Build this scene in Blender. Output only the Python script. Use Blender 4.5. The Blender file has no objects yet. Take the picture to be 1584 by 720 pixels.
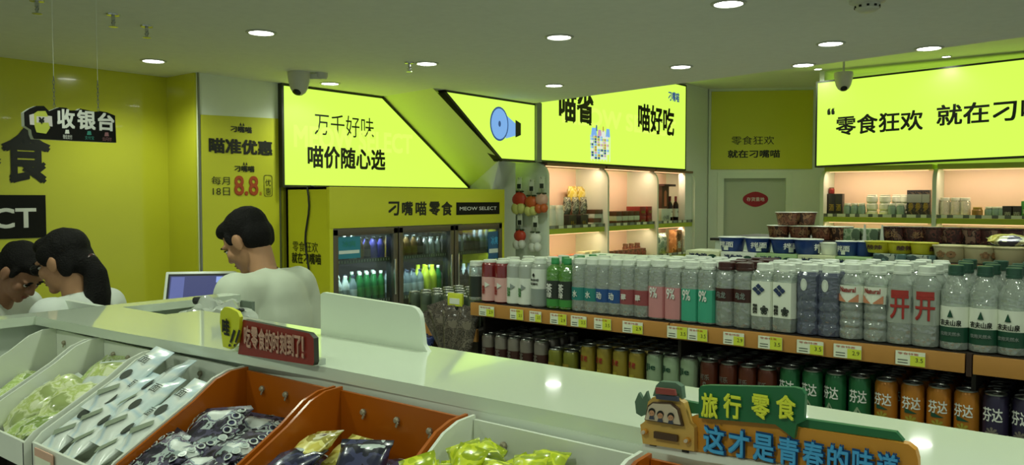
import bpy, bmesh, math, random
from mathutils import Vector, Matrix, Euler, noise
random.seed(7)
PI = math.pi
SC = bpy.context.scene
COL = SC.collection

# ------------------------------------------------------------------ camera, world, exposure
EYE = 1.70                       # camera height
FPX, CX, CY = 1251.0, 792.0, 360.0
YAW, PITCH = math.radians(38.3), math.atan(52 / 1251)
cam_d = bpy.data.cameras.new('camera'); cam = bpy.data.objects.new('camera', cam_d); COL.objects.link(cam)
cam.location = (0, 0, EYE)
cam.rotation_euler = (PI / 2 - PITCH, 0, YAW)
cam_d.sensor_fit = 'HORIZONTAL'; cam_d.sensor_width = 36.0
cam_d.lens = 36.0 * FPX / 1584.0
cam_d.clip_start = 0.05; cam_d.clip_end = 60
SC.camera = cam

w = bpy.data.worlds.new('world'); SC.world = w; w.use_nodes = True
bgn = w.node_tree.nodes['Background']; bgn.inputs[0].default_value = (0.84, 1.0, 0.86, 1); bgn.inputs[1].default_value = 0.34
SC.view_settings.view_transform = 'Standard'; SC.view_settings.look = 'None'
SC.view_settings.gamma = 1.0; SC.view_settings.use_curve_mapping = False
SC.view_settings.exposure = 0.0
SC.cycles.use_denoising = True
SC.cycles.max_bounces = 10; SC.cycles.transparent_max_bounces = 24; SC.cycles.diffuse_bounces = 4
SC.cycles.sample_clamp_indirect = 4.0; SC.cycles.caustics_reflective = False; SC.cycles.caustics_refractive = False
LAMP_W = 34.0                    # watts of one downlight
LAMP_COL = (0.87, 1.0, 0.79)
SIGN_EMIT = 1.1                  # light boxes
WARM_W = 5.0                     # shelf strip lights

# a point of the room from a direction of the view, on a named plane
_F = Vector((-math.sin(YAW), math.cos(YAW), 0)); _R = Vector((math.cos(YAW), math.sin(YAW), 0))
_FP = _F * math.cos(PITCH) - Vector((0, 0, 1)) * math.sin(PITCH); _UP = _F * math.sin(PITCH) + Vector((0, 0, 1)) * math.cos(PITCH)
def on(x, y, X=None, Y=None, Z=None, D=None):
    r = _FP + _R * ((x - CX) / FPX) + _UP * ((CY - y) / FPX)
    t = X / r.x if X is not None else Y / r.y if Y is not None else (Z - EYE) / r.z if Z is not None else D
    return Vector((0, 0, EYE)) + r * t

# ------------------------------------------------------------------ materials
def lin(c):
    if isinstance(c, str):
        c = [int(c[i:i + 2], 16) / 255 for i in (0, 2, 4)]
    return tuple(((v / 12.92) if v <= .04045 else ((v + .055) / 1.055) ** 2.4) for v in c) + (1.0,)
MATS = {}
def mat(name, col, rough=.5, metal=0.0, var=.06, scale=18.0, bump=0.0, spec=.5, coat=0.0, emit=None, es=1.0):
    if name in MATS: return MATS[name]
    m = bpy.data.materials.new(name); m.use_nodes = True; MATS[name] = m
    nt = m.node_tree; b = nt.nodes['Principled BSDF']
    c = lin(col)
    tc = nt.nodes.new('ShaderNodeTexCoord'); nz = nt.nodes.new('ShaderNodeTexNoise')
    nz.inputs['Scale'].default_value = scale; nz.inputs['Detail'].default_value = 4
    nt.links.new(tc.outputs['Object'], nz.inputs['Vector'])
    mx = nt.nodes.new('ShaderNodeMix'); mx.data_type = 'RGBA'
    mx.inputs['A'].default_value = tuple(v * (1 - var) for v in c[:3]) + (1,)
    mx.inputs['B'].default_value = tuple(min(1, v * (1 + var)) for v in c[:3]) + (1,)
    nt.links.new(nz.outputs['Fac'], mx.inputs['Factor'])
    nt.links.new(mx.outputs['Result'], b.inputs['Base Color'])
    b.inputs['Roughness'].default_value = rough; b.inputs['Metallic'].default_value = metal
    b.inputs['Specular IOR Level'].default_value = spec; b.inputs['Coat Weight'].default_value = coat
    if bump:
        bp = nt.nodes.new('ShaderNodeBump'); bp.inputs['Strength'].default_value = bump; bp.inputs['Distance'].default_value = .01
        nt.links.new(nz.outputs['Fac'], bp.inputs['Height']); nt.links.new(bp.outputs['Normal'], b.inputs['Normal'])
    if emit is not None:
        b.inputs['Emission Color'].default_value = lin(emit); b.inputs['Emission Strength'].default_value = es
    return m
def blotch(name, cols, scale=12.0, rough=.35, detail=3.0, coat=0.0, voro=False, soft=False):
    """printed film: patches of several ink colours in object space"""
    if name in MATS: return MATS[name]
    m = bpy.data.materials.new(name); m.use_nodes = True; MATS[name] = m
    nt = m.node_tree; b = nt.nodes['Principled BSDF']
    tc = nt.nodes.new('ShaderNodeTexCoord')
    if voro:
        nz = nt.nodes.new('ShaderNodeTexVoronoi'); out = nz.outputs['Distance']
    else:
        nz = nt.nodes.new('ShaderNodeTexNoise'); nz.inputs['Detail'].default_value = detail; out = nz.outputs['Fac']
    nz.inputs['Scale'].default_value = scale
    nt.links.new(tc.outputs['Object'], nz.inputs['Vector'])
    cr = nt.nodes.new('ShaderNodeValToRGB'); cr.color_ramp.interpolation = 'LINEAR' if soft else 'CONSTANT'
    el = cr.color_ramp.elements; n = len(cols)
    lo, hi = (.0, .62) if voro else (.36, .64)
    for i, c in enumerate(cols):
        p = 0 if i == 0 else lo + (hi - lo) * i / n
        e = el[i] if i < 2 else el.new(p)
        e.position = p; e.color = lin(c)
    nt.links.new(out, cr.inputs['Fac']); nt.links.new(cr.outputs['Color'], b.inputs['Base Color'])
    b.inputs['Roughness'].default_value = rough; b.inputs['Coat Weight'].default_value = coat
    return m
def clear(name, tint, rough=.08, fac=.75, gloss=.10, diff=None, dimple=0.0):
    """thin clear plastic: tinted see-through, a little body colour and a glossy skin"""
    if name in MATS: return MATS[name]
    m = bpy.data.materials.new(name); m.use_nodes = True; MATS[name] = m
    nt = m.node_tree; nt.nodes.clear()
    o = nt.nodes.new('ShaderNodeOutputMaterial'); t = nt.nodes.new('ShaderNodeBsdfTransparent')
    t.inputs[0].default_value = lin(tint)
    d = nt.nodes.new('ShaderNodeBsdfDiffuse'); d.inputs[0].default_value = lin(diff or tint)
    g = nt.nodes.new('ShaderNodeBsdfGlossy'); g.inputs['Roughness'].default_value = rough
    if dimple:
        tc = nt.nodes.new('ShaderNodeTexCoord'); vz = nt.nodes.new('ShaderNodeTexVoronoi'); vz.inputs['Scale'].default_value = dimple; bp = nt.nodes.new('ShaderNodeBump'); bp.inputs['Strength'].default_value = .8; bp.inputs['Distance'].default_value = .004
        nt.links.new(tc.outputs['Object'], vz.inputs['Vector']); nt.links.new(vz.outputs['Distance'], bp.inputs['Height']); nt.links.new(bp.outputs['Normal'], g.inputs['Normal'])
    a = nt.nodes.new('ShaderNodeMixShader'); a.inputs[0].default_value = fac
    nt.links.new(d.outputs[0], a.inputs[1]); nt.links.new(t.outputs[0], a.inputs[2])
    lw = nt.nodes.new('ShaderNodeLayerWeight'); lw.inputs['Blend'].default_value = .25
    mth = nt.nodes.new('ShaderNodeMath'); mth.operation = 'MULTIPLY_ADD'; mth.inputs[1].default_value = .55; mth.inputs[2].default_value = gloss * .3
    nt.links.new(lw.outputs['Fresnel'], mth.inputs[0])
    s = nt.nodes.new('ShaderNodeMixShader'); nt.links.new(mth.outputs[0], s.inputs[0])
    nt.links.new(a.outputs[0], s.inputs[1]); nt.links.new(g.outputs[0], s.inputs[2])
    nt.links.new(s.outputs[0], o.inputs[0])
    return m
def glow(name, col, s=1.0, tex=.03):
    if name in MATS: return MATS[name]
    m = bpy.data.materials.new(name); m.use_nodes = True; MATS[name] = m
    b = m.node_tree.nodes['Principled BSDF']
    b.inputs['Base Color'].default_value = (.02, .02, .02, 1); b.inputs['Roughness'].default_value = .4
    b.inputs['Emission Color'].default_value = lin(col); b.inputs['Emission Strength'].default_value = s
    return m
def M(n): return MATS[n]

mat('ceiling_paint', 'e2e3de', .9); mat('floor_tile', '8d8f88', .3)
mat('soffit_paint', 'dfe3d2', .8)
mat('yellow_gloss', 'd0cf38', .16, var=.03, scale=3, coat=.3)
mat('yellow_film', 'cccb34', .35, var=.03, scale=3)
mat('cooler_yellow', 'c6c62c', .3, var=.03, scale=3)
mat('wall_white', 'e4eadc', .6, var=.02); mat('panel_white', 'dfe8d8', .35, var=.02)
mat('door_paint', 'b9c2b0', .5, var=.02); mat('counter_white', 'd9e4cf', .07, var=.015, scale=3, coat=.5)
mat('bin_white', 'dde2d4', .28, var=.03); mat('bin_orange', 'ac580c', .28, var=.05)
mat('dark_frame', '2a2c22', .4); mat('black_ink', '14150f', .5, var=.02); mat('black_sign', '12110e', .6, spec=.2)
mat('white_ink', 'e9e9e2', .5, var=.02); mat('red_ink', 'b53a22', .5); mat('grey_metal', '8f928c', .35, .9)
mat('bronze_metal', '6a6358', .38, .75); mat('steel', 'c4c6c2', .25, 1.0); mat('rivet', 'a39a84', .45, .3)
mat('camera_white', 'c8c8ba', .4); mat('lens_black', '0a0a0a', .15)
mat('orange_board', 'bc8440', .4, var=.12, scale=9); mat('shelf_dark', '2c241e', .6); mat('tag_white', 'e8ecd2', .5); mat('tag_yellow', 'd4dc40', .5)
mat('peach_panel', 'ebcfb8', .6, var=.03, scale=4); mat('shelf_green', 'b5c83a', .4); mat('wire_grey', '70756c', .4, .5)
mat('skin', 'b98a68', .55, var=.08, scale=30, spec=.35); mat('skin_dark', '9d7258', .55, var=.08, scale=30, spec=.35)
mat('lip', '8e4f43', .5); mat('eye_white', 'd8d4cc', .3); mat('hair', '0e0b0a', .75, var=.3, scale=160, bump=.6, spec=.25)
mat('tee_pale', 'd5ddc8', .85, var=.05, scale=14, bump=.15); mat('tee_white', 'd2d8d0', .85, var=.05, scale=14, bump=.15)
mat('trousers', '2c3038', .85); mat('shoe', '1c1c1c', .6)
mat('can_silver', 'b9bab6', .28, .9); mat('white_plastic', 'dfe5d8', .35); mat('black_plastic', '1b1c1c', .35)
mat('lamp_trim', 'b8bab2', .4); glow('lamp_glow', 'fcfff6', 14.0)
glow("sign_glow", "d0fd56", SIGN_EMIT); glow('sign_glow_pale', 'dafe64', SIGN_EMIT)
glow('sign_blue', '7fb4f2', .9); glow('sign_deepblue', '28508e', .8); glow('sign_pink', 'd9a8c8', .8); glow('sign_white', 'eef4ee', .85); glow('sign_ochre', 'c8a040', .8)
glow('screen_glow', '3a3f78', .8); glow('screen_light', '8fa4e6', 1.0); glow('cold_led', 'c8f4ff', 3.0); glow('warm_led', 'ffc890', 1.6)
clear('glass', 'e4ece8', .03, .985, .15, '6a706c')
clear('clear_film', 'eef4ee', .12, .55, .4)

# ------------------------------------------------------------------ mesh helpers
_SM = {}
class B:
    """collects shapes with material slots, then becomes ONE mesh object"""
    def __init__(s): s.bm = bmesh.new(); s.mats = []
    def mi(s, m):
        m = MATS[m] if isinstance(m, str) else m
        if m not in s.mats: s.mats.append(m)
        return s.mats.index(m)
    def face(s, pts, m, smooth=False):
        f = s.bm.faces.new([s.bm.verts.new(p) for p in pts]); f.material_index = s.mi(m); f.smooth = smooth; return f
    def box(s, c, d, m, rot=None, bev=0.0):
        tmp = bmesh.new(); bmesh.ops.create_cube(tmp, size=1)
        bmesh.ops.scale(tmp, vec=d, verts=tmp.verts)
        if bev: bmesh.ops.bevel(tmp, geom=tmp.edges[:], offset=bev, segments=2, affect='EDGES', profile=.6)
        if rot is not None: bmesh.ops.rotate(tmp, verts=tmp.verts, matrix=(rot if isinstance(rot, Matrix) else Euler(rot).to_matrix()))
        bmesh.ops.translate(tmp, vec=c, verts=tmp.verts)
        s.add(tmp, m)
    def add(s, tmp, m, smooth=False):
        mi = s.mi(m); mp = {}
        for v in tmp.verts: mp[v] = s.bm.verts.new(v.co)
        for f in tmp.faces:
            try:
                g = s.bm.faces.new([mp[v] for v in f.verts]); g.material_index = mi; g.smooth = smooth or f.smooth
            except ValueError: pass
        tmp.free()
    def lathe(s, prof, m, n=20, c=(0, 0, 0), mats=None, sq=0.0, ribs=None, ax=None):
        """profile [(r, z)...] about z; mats gives one material per band; sq>0 squares the section"""
        rings = []
        cv = Vector(c)
        for r, z in prof:
            ring = []
            for i in range(n):
                a = 2 * PI * i / n
                rr = r
                if sq: rr = r / max(abs(math.cos(a)), abs(math.sin(a))) ** sq
                p = Vector((rr * math.cos(a), rr * math.sin(a), z))
                if ax is not None: p = ax @ p
                ring.append(s.bm.verts.new(p + cv))
            rings.append(ring)
        for k in range(len(rings) - 1):
            mi = s.mi(mats[k] if mats else m)
            for i in range(n):
                j = (i + 1) % n
                f = s.bm.faces.new((rings[k][i], rings[k][j], rings[k + 1][j], rings[k + 1][i])); f.material_index = mi; f.smooth = True
        for ring, rv, k in ((rings[0], True, 0), (rings[-1], False, -1)):
            if prof[k][0] > 1e-5:
                f = s.bm.faces.new(ring[::-1] if rv else ring); f.material_index = s.mi(mats[k] if mats else m)
    def tube(s, pts, r, m, n=8, r2=None):
        pts = [Vector(p) for p in pts]; rings = []
        up = Vector((0, 0, 1))
        for i, p in enumerate(pts):
            t = (pts[min(i + 1, len(pts) - 1)] - pts[max(i - 1, 0)]).normalized()
            a = t.cross(up if abs(t.z) < .95 else Vector((1, 0, 0))).normalized(); b2 = t.cross(a)
            rr = r if r2 is None else r + (r2 - r) * i / (len(pts) - 1)
            rings.append([s.bm.verts.new(p + a * rr * math.cos(2 * PI * k / n) + b2 * rr * math.sin(2 * PI * k / n)) for k in range(n)])
        mi = s.mi(m)
        for k in range(len(rings) - 1):
            for i in range(n):
                j = (i + 1) % n
                f = s.bm.faces.new((rings[k][i], rings[k][j], rings[k + 1][j], rings[k + 1][i])); f.material_index = mi; f.smooth = True
        f = s.bm.faces.new(rings[0][::-1]); f.material_index = mi
        f = s.bm.faces.new(rings[-1]); f.material_index = mi
    def ell(s, c, r, m, seg=16, ring=10, rot=None):
        tmp = bmesh.new(); bmesh.ops.create_uvsphere(tmp, u_segments=seg, v_segments=ring, radius=1)
        bmesh.ops.scale(tmp, vec=r, verts=tmp.verts)
        if rot is not None: bmesh.ops.rotate(tmp, verts=tmp.verts, matrix=(rot if isinstance(rot, Matrix) else Euler(rot).to_matrix()))
        bmesh.ops.translate(tmp, vec=c, verts=tmp.verts); s.add(tmp, m, True)
    def prism(s, pts, P, m, th=.01, side=None):
        """outline pts (x, y) laid on plane P = (origin, u, v, n), extruded back by th"""
        o, u, v, n = P
        a = [s.bm.verts.new(o + u * x + v * y) for x, y in pts]; b2 = [s.bm.verts.new(o + u * x + v * y - n * th) for x, y in pts]
        f = s.bm.faces.new(a); f.material_index = s.mi(m); f2 = s.bm.faces.new(b2[::-1]); f2.material_index = s.mi(side or m)
        k = len(pts)
        for i in range(k):
            f = s.bm.faces.new((a[i], b2[i], b2[(i + 1) % k], a[(i + 1) % k])); f.material_index = s.mi(side or m)
    def flat(s, pts, P, m, off=.001):
        o, u, v, n = P
        f = s.bm.faces.new([s.bm.verts.new(o + u * x + v * y + n * off) for x, y in pts]); f.material_index = s.mi(m)
    def text(s, t, P, x, y, w, h, m, off=.002, bold=.012, shear=0.0):
        vs, fs = glyphs(t, bold); o, u, v, n = P; mi = s.mi(m)
        nv = [s.bm.verts.new(o + u * (x + a * w + shear * b2 * h) + v * (y + b2 * h) + n * (off + lz)) for a, b2, lz in vs]
        for f in fs:
            try: g = s.bm.faces.new([nv[i] for i in f]); g.material_index = mi
            except ValueError: pass
    def wrap(s, t, r, zc, w, h, m, a0=-PI / 2, off=.0009, bold=.012, sq=0.0):
        """print round a vertical cylinder, centred at angle a0 and height zc"""
        vs, fs = glyphs(t, bold)
        tmp = bmesh.new(); tv = [tmp.verts.new(((a - .5) * w, lz, (b2 - .5) * h + zc)) for a, b2, lz in vs]
        for f in fs:
            try: tmp.faces.new([tv[i] for i in f])
            except ValueError: pass
        for k in range(1, int(w / .005)):
            xx = -w / 2 + k * .005
            bmesh.ops.bisect_plane(tmp, geom=tmp.verts[:] + tmp.edges[:] + tmp.faces[:], plane_co=(xx, 0, 0), plane_no=(1, 0, 0))
        for q in tmp.verts:
            a = a0 + q.co.x / r; ro = r / max(abs(math.cos(a)), abs(math.sin(a))) ** sq + off + q.co.y; q.co = Vector((ro * math.cos(a), ro * math.sin(a), q.co.z))
        s.add(tmp, m)
    def build(s, name, parent=None, loc=None, rot=None, sharp=35):
        me = bpy.data.meshes.new(name)
        s.bm.normal_update(); s.bm.to_mesh(me); s.bm.free()
        for m in s.mats: me.materials.append(m)
        if hasattr(me, 'set_sharp_from_angle'): me.set_sharp_from_angle(angle=math.radians(sharp))
        o = bpy.data.objects.new(name, me); COL.objects.link(o)
        if parent is not None: o.parent = parent
        if loc is not None: o.location = loc
        if rot is not None: o.rotation_euler = rot
        return o
_tc = bpy.data.curves.new('lettering', 'FONT'); _to = bpy.data.objects.new('lettering', _tc); COL.objects.link(_to)
_GC = {}
def glyphs(t, bold=.012):
    k = (t, bold)
    if k in _GC: return _GC[k]
    _tc.body = t; _tc.resolution_u = 3
    bpy.context.view_layer.update()
    dg = bpy.context.evaluated_depsgraph_get()
    me = bpy.data.meshes.new_from_object(_to.evaluated_get(dg))
    xs = [v.co.x for v in me.vertices]; ys = [v.co.y for v in me.vertices]
    x0, x1, y0, y1 = min(xs), max(xs), min(ys), max(ys)
    vs = [((v.co.x - x0) / (x1 - x0), (v.co.y - y0) / max(1e-6, (y1 - y0)), 0.0) for v in me.vertices]
    fs = [tuple(p.vertices) for p in me.polygons]
    if bold > .015:                                     # heavier strokes: the glyph struck several times, a little shifted
        n = len(vs); bx, by = bold / (x1 - x0), bold / max(1e-6, (y1 - y0)); v0, f0 = vs, fs; vs, fs = [], []
        for q, (sx, sy) in enumerate(((-1, -1), (1, -1), (-1, 1), (1, 1), (0, 0))):
            vs += [((a + sx * bx + bx) / (1 + 2 * bx), (b2 + sy * by + by) / (1 + 2 * by), q * .0004) for a, b2, _ in v0]
            fs += [tuple(i + q * n for i in f) for f in f0]
    bpy.data.meshes.remove(me); _GC[k] = (vs, fs); return _GC[k]

def tag(o, label=None, cat=None, group=None, kind=None):
    if label: o['label'] = label
    if cat: o['category'] = cat
    if group: o['group'] = group
    if kind: o['kind'] = kind
    return o
def empty(name, loc, label, cat, group=None, rz=0.0):
    o = bpy.data.objects.new(name, None); COL.objects.link(o); o.location = loc; o.rotation_euler = (0, 0, rz)
    o.empty_display_size = .05
    return tag(o, label, cat, group)
KIDS = {}
def kids_of(o):
    return [c for c in KIDS.get(o.name, [])]
def copy_tree(root, loc, label, rz=None, group=None, scale=None):
    r = root.copy(); COL.objects.link(r); r.location = loc; r['label'] = label
    if rz is not None: r.rotation_euler = (0, 0, rz)
    if group: r['group'] = group
    if scale: r.scale = scale
    for ch in children(root):
        c = ch.copy(); COL.objects.link(c); c.parent = r
        for g in children(ch):
            d = g.copy(); COL.objects.link(d); d.parent = c
    return r
_CH = {}
def children(o):
    if o.name not in _CH: _CH[o.name] = list(o.children)
    return _CH[o.name]
ORD = ['first', 'second', 'third', 'fourth', 'fifth', 'sixth', 'seventh', 'eighth', 'ninth', 'tenth', 'eleventh', 'twelfth', 'thirteenth', 'fourteenth',
       'fifteenth', 'sixteenth', 'seventeenth', 'eighteenth', 'nineteenth', 'twentieth', 'twenty-first', 'twenty-second', 'twenty-third', 'twenty-fourth',
       'twenty-fifth', 'twenty-sixth', 'twenty-seventh', 'twenty-eighth', 'twenty-ninth', 'thirtieth', 'thirty-first', 'thirty-second']
VX, VY, VZ = Vector((1, 0, 0)), Vector((0, 1, 0)), Vector((0, 0, 1))
def plX(X, Y0=0, Z0=0): return (Vector((X, Y0, Z0)), VY, VZ, VX)        # wall facing +X: right is +Y
def plY(Y, X0=0, Z0=0): return (Vector((X0, Y, Z0)), VX, VZ, -VY)       # wall facing the viewer: right is +X
def rounded(w, h, r, n=5, corners=(1, 1, 1, 1)):
    pts = []
    for (cx, cy, a0, on_) in ((w - r, h - r, 0, corners[0]), (r, h - r, 90, corners[1]), (r, r, 180, corners[2]), (w - r, r, 270, corners[3])):
        if on_:
            for k in range(n + 1):
                a = math.radians(a0 + 90 * k / n); pts.append((cx + r * math.cos(a), cy + r * math.sin(a)))
        else:
            pts.append((cx + (r if cx > r else -r), cy + (r if cy > r else -r)))
    return pts
def struct(o, label=None): tag(o, label, None, None, 'structure'); return o

# ------------------------------------------------------------------ the room
CEIL, HIGH = 2.70, 3.30
XL = -6.39; XC = -5.95; XB = -5.10           # yellow wall, column face, face of the overhead boxes
b = B(); b.box((-1, 4.5, -.05), (14, 18, .1), 'floor_tile'); struct(b.build('floor'), 'grey tiled shop floor')
E0, E1 = Vector((-5.06, 6.82, CEIL)), Vector((2.0, 5.37, CEIL))
b = B()
lowpts = [(-7.2, -3.5), (3.2, -3.5), (3.2, 5.12), (E1.x, E1.y), (E0.x, E0.y), (-6.6, 6.84), (-7.2, 6.84)]
b.face([(x, y, CEIL) for x, y in lowpts][::-1], 'ceiling_paint')
b.face([(x, y, CEIL + .03) for x, y in lowpts], 'ceiling_paint')
for i in range(len(lowpts)):
    p, q = lowpts[i], lowpts[(i + 1) % len(lowpts)]
    b.face([(p[0], p[1], CEIL), (q[0], q[1], CEIL), (q[0], q[1], CEIL + .03), (p[0], p[1], CEIL + .03)], 'dark_frame')
struct(b.build('ceiling'), 'grey suspended ceiling with round downlights')
b = B(); b.box((-1.7, 8.4, HIGH + .03), (10.4, 7.2, .06), 'soffit_paint'); struct(b.build('ceiling_rear'), 'higher ceiling over the far light boxes')
# left yellow wall with its return to the column
b = B(); b.box((XL - .05, .45, 1.36), (.10, 6.1, 2.72), 'yellow_gloss')
b.box(((XL + XC) / 2 - .06, 3.55, 1.36), (XC - XL + .08, .10, 2.72), 'yellow_gloss')
wl = struct(b.build('wall_left'), 'glossy yellow wall behind the cashiers')
b = B(); P = plX(XL, 0, 0)
b.text('零食', P, 1.935, 1.81, .655, .405, 'black_ink', .004, .03)
b.prism([(1.4, 1.416), (2.547, 1.416), (2.547, 1.728), (1.4, 1.728)], (P[0] + VX * .006, *P[1:]), 'black_sign', .006)
b.text('SELECT', P, 1.74, 1.49, .74, .145, 'white_ink', .008, .02)
b.build('wall_lettering', wl)
# column: white head, yellow poster
b = B(); b.box((XC - .3, 3.895, 1.36), (.6, .76, 2.72), 'wall_white')
for yy in (3.52, 4.275): b.box((XC + .004, yy, 1.36), (.012, .012, 2.70), 'grey_metal')
col = struct(b.build('column', None), 'white column between the yellow wall and the light box')
t = empty('poster', (XC + .003, 3.90, .6), 'tall yellow discount poster with orange 8.8 figures on the column', 'poster')
b = B(); b.prism([(-.365, .2), (.365, .2), (.365, 1.795), (-.365, 1.77)], (Vector((.002, 0, 0)), VY, VZ, VX), 'yellow_film', .003); b.build('sheet', t)
def logo(b, P, x, y, w, h, m, off=.003):
    b.text('刁嘴喵', P, x, y, w, h * .62, m, off, .03)
    for k in (.42, .55):
        b.flat([(x + w * k, y + h * .68), (x + w * (k + .10), y + h * .68), (x + w * (k + .05), y + h)], P, m, off)
b = B(); P = (Vector((.002, 0, -.6)), VY, VZ, VX); o = -3.93
logo(b, P, 3.83 + o, 2.25, .20, .085, 'black_ink')
b.text('瞄准优惠', P, 3.63 + o, 2.07, .60, .125, 'black_ink', .003, .035)
logo(b, P, 3.86 + o, 1.925, .19, .085, 'black_ink')
b.text('每月', P, 3.65 + o, 1.815, .165, .068, 'black_ink', .003, .012)
b.text('18日', P, 3.66 + o, 1.728, .155, .066, 'black_ink', .003, .012)
b.text('8.8', P, 3.855 + o, 1.728, .23, .165, mat('rust_ink', 'b0481e', .5), .003, .022)
b.text('折', P, 4.095 + o, 1.728, .028, .035, 'red_ink', .003, .0)
b.text('优', P, 4.155 + o, 1.81, .055, .06, 'black_ink', .003, .0); b.text('惠', P, 4.155 + o, 1.735, .055, .06, 'black_ink', .003, .0)
rr = rounded(.085, .185, .02); ring = [(4.14 + o + x, 1.72 + y) for x, y in rr]; inn = [(4.14 + o + .0425 + (x - .0425) * .90, 1.72 + .0925 + (y - .0925) * .955) for x, y in rr]
for i in range(len(ring)):
    j = (i + 1) % len(ring); b.flat([ring[i], ring[j], inn[j], inn[i]], P, 'black_ink', .003)
b.build('printing', t)
# wall behind the coolers and shelving
b = B(); b.box((XC - .06, 5.6, 1.65), (.1, 2.6, 3.3), 'yellow_film')
b.box((-5.62, 9.0, 1.65), (.1, 4.4, 3.3), 'wall_white')
b.box((-5.78, 6.87, 1.65), (.42, .1, 3.3), 'wall_white')
struct(b.build('wall_back'), 'pale wall behind the coolers and shelves')
# slanting wall under the stair between the light boxes
A_, B_, C_, D_ = Vector((XC, 5.46, 2.70)), Vector((XC, 6.75, 1.82)), Vector((XB - .02, 6.28, 2.09)), Vector((XB - .02, 5.33, 2.70))
b = B(); b.face([A_, B_, C_, D_][::-1], mat('slope_lime', 'e2e8ae', .6, var=.02))  # even pale yellow-green base colour on the upper slope
b.face([B_, (XC, 6.84, 1.0), (-5.40, 6.90, 1.0), (-5.40, 6.90, 2.09), C_], 'wall_white')
struct(b.build('wall_slope'), 'slanting pale wall between the two slanted light boxes')
# wall to the door, chamfered door wall, right wall
b = B(); b.box((-5.16, 10.75, 1.65), (.10, .76, 3.3), 'wall_white'); struct(b.build('wall_corner'), 'pale green wall beside the store-room door')
DA, DB = Vector((-5.09, 11.08, 0)), Vector((-3.78, 11.86, 0)); du = (DB - DA).normalized(); dn = Vector((du.y, -du.x, 0))
PD = (DA, du, VZ, dn); DL = (DB - DA).length
b = B()
for x0, x1, z0, z1 in ((0, .19, 0, HIGH), (DL - .40, DL, 0, HIGH), (.19, DL - .40, 2.055, HIGH)):
    b.prism([(x0, z0), (x1, z0), (x1, z1), (x0, z1)], PD, 'wall_white', .12)
b.prism([(DL, 0), (DL + .75, 0), (DL + .75, HIGH), (DL, HIGH)], PD, 'wall_white', .12)
struct(b.build('wall_door'), 'angled wall with the store-room door')
dx0, dx1 = .19, DL - .40
b = B(); b.prism([(dx0 + .03, .01), (dx1 - .03, .01), (dx1 - .03, 2.0), (dx0 + .03, 2.0)], (DA - dn * .045, du, VZ, dn), 'door_paint', .045)
dr = struct(b.build('door_1'), 'grey green store-room door with red oval notice')
b = B()
for q in ((dx0 - .06, dx0 + .03, 0, 2.08), (dx1 - .03, dx1 + .06, 0, 2.08)):
    b.prism([(q[0], q[2]), (q[1], q[2]), (q[1], q[3]), (q[0], q[3])], (DA + dn * .015, du, VZ, dn), 'panel_white', .06)
b.prism([(dx0 - .06, 2.0), (dx1 + .06, 2.0), (dx1 + .06, 2.08), (dx0 - .06, 2.08)], (DA + dn * .017, du, VZ, dn), 'panel_white', .06)
b.build('door_frame', dr)
b = B(); b.tube([DA + du * (dx1 - .10) + VZ * 1.0, DA + du * (dx1 - .10) + dn * .01 + VZ * 1.0, DA + du * (dx1 - .20) + dn * .01 + VZ * 1.0], .011, 'steel'); b.build('door_handle', dr)
sc_ = on(1173, 309, D=11.55); sx = (sc_ - DA).dot(du)
t = empty('door_notice', DA + du * sx - dn * .044 + VZ * 1.695, 'red oval notice stuck on the grey store-room door', 'sign')
b = B(); PP = (Vector((0, 0, 0)) + dn * .004, du, VZ, dn)
b.prism([(.18 * math.cos(a), .105 * math.sin(a) * (1 + .06 * math.cos(4 * a))) for a in [2 * PI * k / 28 for k in range(28)]], PP, mat('notice_red', '9c1626', .4), .004); b.build('plate', t)
b = B(); b.text('存货重地', PP, -.125, -.028, .25, .058, 'white_ink', .002, .005); b.build('lettering', t)
for k in range(1):
    t = empty('wall_poster', DA + dn * .01 + VZ * 2.13, 'flat ochre yellow poster on the wall above the store-room door', 'poster')
    b = B(); b.prism([(.03, 0), (DL - .07, 0), (DL - .07, 1.13), (.03, 1.13)], (dn * .006, du, VZ, dn), 'yellow_film', .006); b.build('sheet', t)
    b = B(); PP = (dn * .006, du, VZ, dn)
    b.text('零食狂欢', PP, .32, .355, .60, .125, 'black_ink', .003, .0)
    b.text('就在刁嘴喵', PP, .27, .165, .735, .115, 'black_ink', .003, .022); b.build('lettering', t)
b = B(); b.box((-1.0, 10.97, 1.65), (4.6, .10, 3.3), 'wall_white'); b.box((-3.28, 11.45, 1.65), (.06, .9, 3.3), 'wall_white'); b.box((-3.28, 10.68, 2.7), (.06, .5, 1.2), 'wall_white'); struct(b.build('wall_rear'), 'pale wall behind the right-hand shelves')

# ------------------------------------------------------------------ light boxes
def lightbox(name, label, P, pts, depth=.06, fr=.022, frame_m='dark_frame'):
    """glowing printed face inside a dark frame; P lies on the face"""
    t = empty(name, P[0], label, 'sign')
    P0 = (Vector((0, 0, 0)), *P[1:])
    b = B(); b.prism(pts, P0, 'sign_glow', depth * .7); b.build('lit_face', t)
    b = B(); n = len(pts); cx = sum(p[0] for p in pts) / n; cy = sum(p[1] for p in pts) / n
    for i in range(n):
        p, q = Vector(pts[i]), Vector(pts[(i + 1) % n]); d = (q - p).normalized(); nn = Vector((d.y, -d.x))
        if nn.dot(Vector((cx, cy)) - p) > 0: nn = -nn
        p2, q2 = p + nn * fr - d * fr, q + nn * fr + d * fr
        b.prism([tuple(p - d * .0), tuple(q), tuple(q2), tuple(p2)], (P[3] * .004, *P[1:]), frame_m, depth)
    b.build('frame', t)
    return t, P0
t, P = lightbox('light_box', 'glowing lime light box with slanted side over the coolers', plX(XC + .05, 4.29, 1.822), [(0, 0), (2.40, 0), (1.14, .855), (0, .855)])
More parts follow.
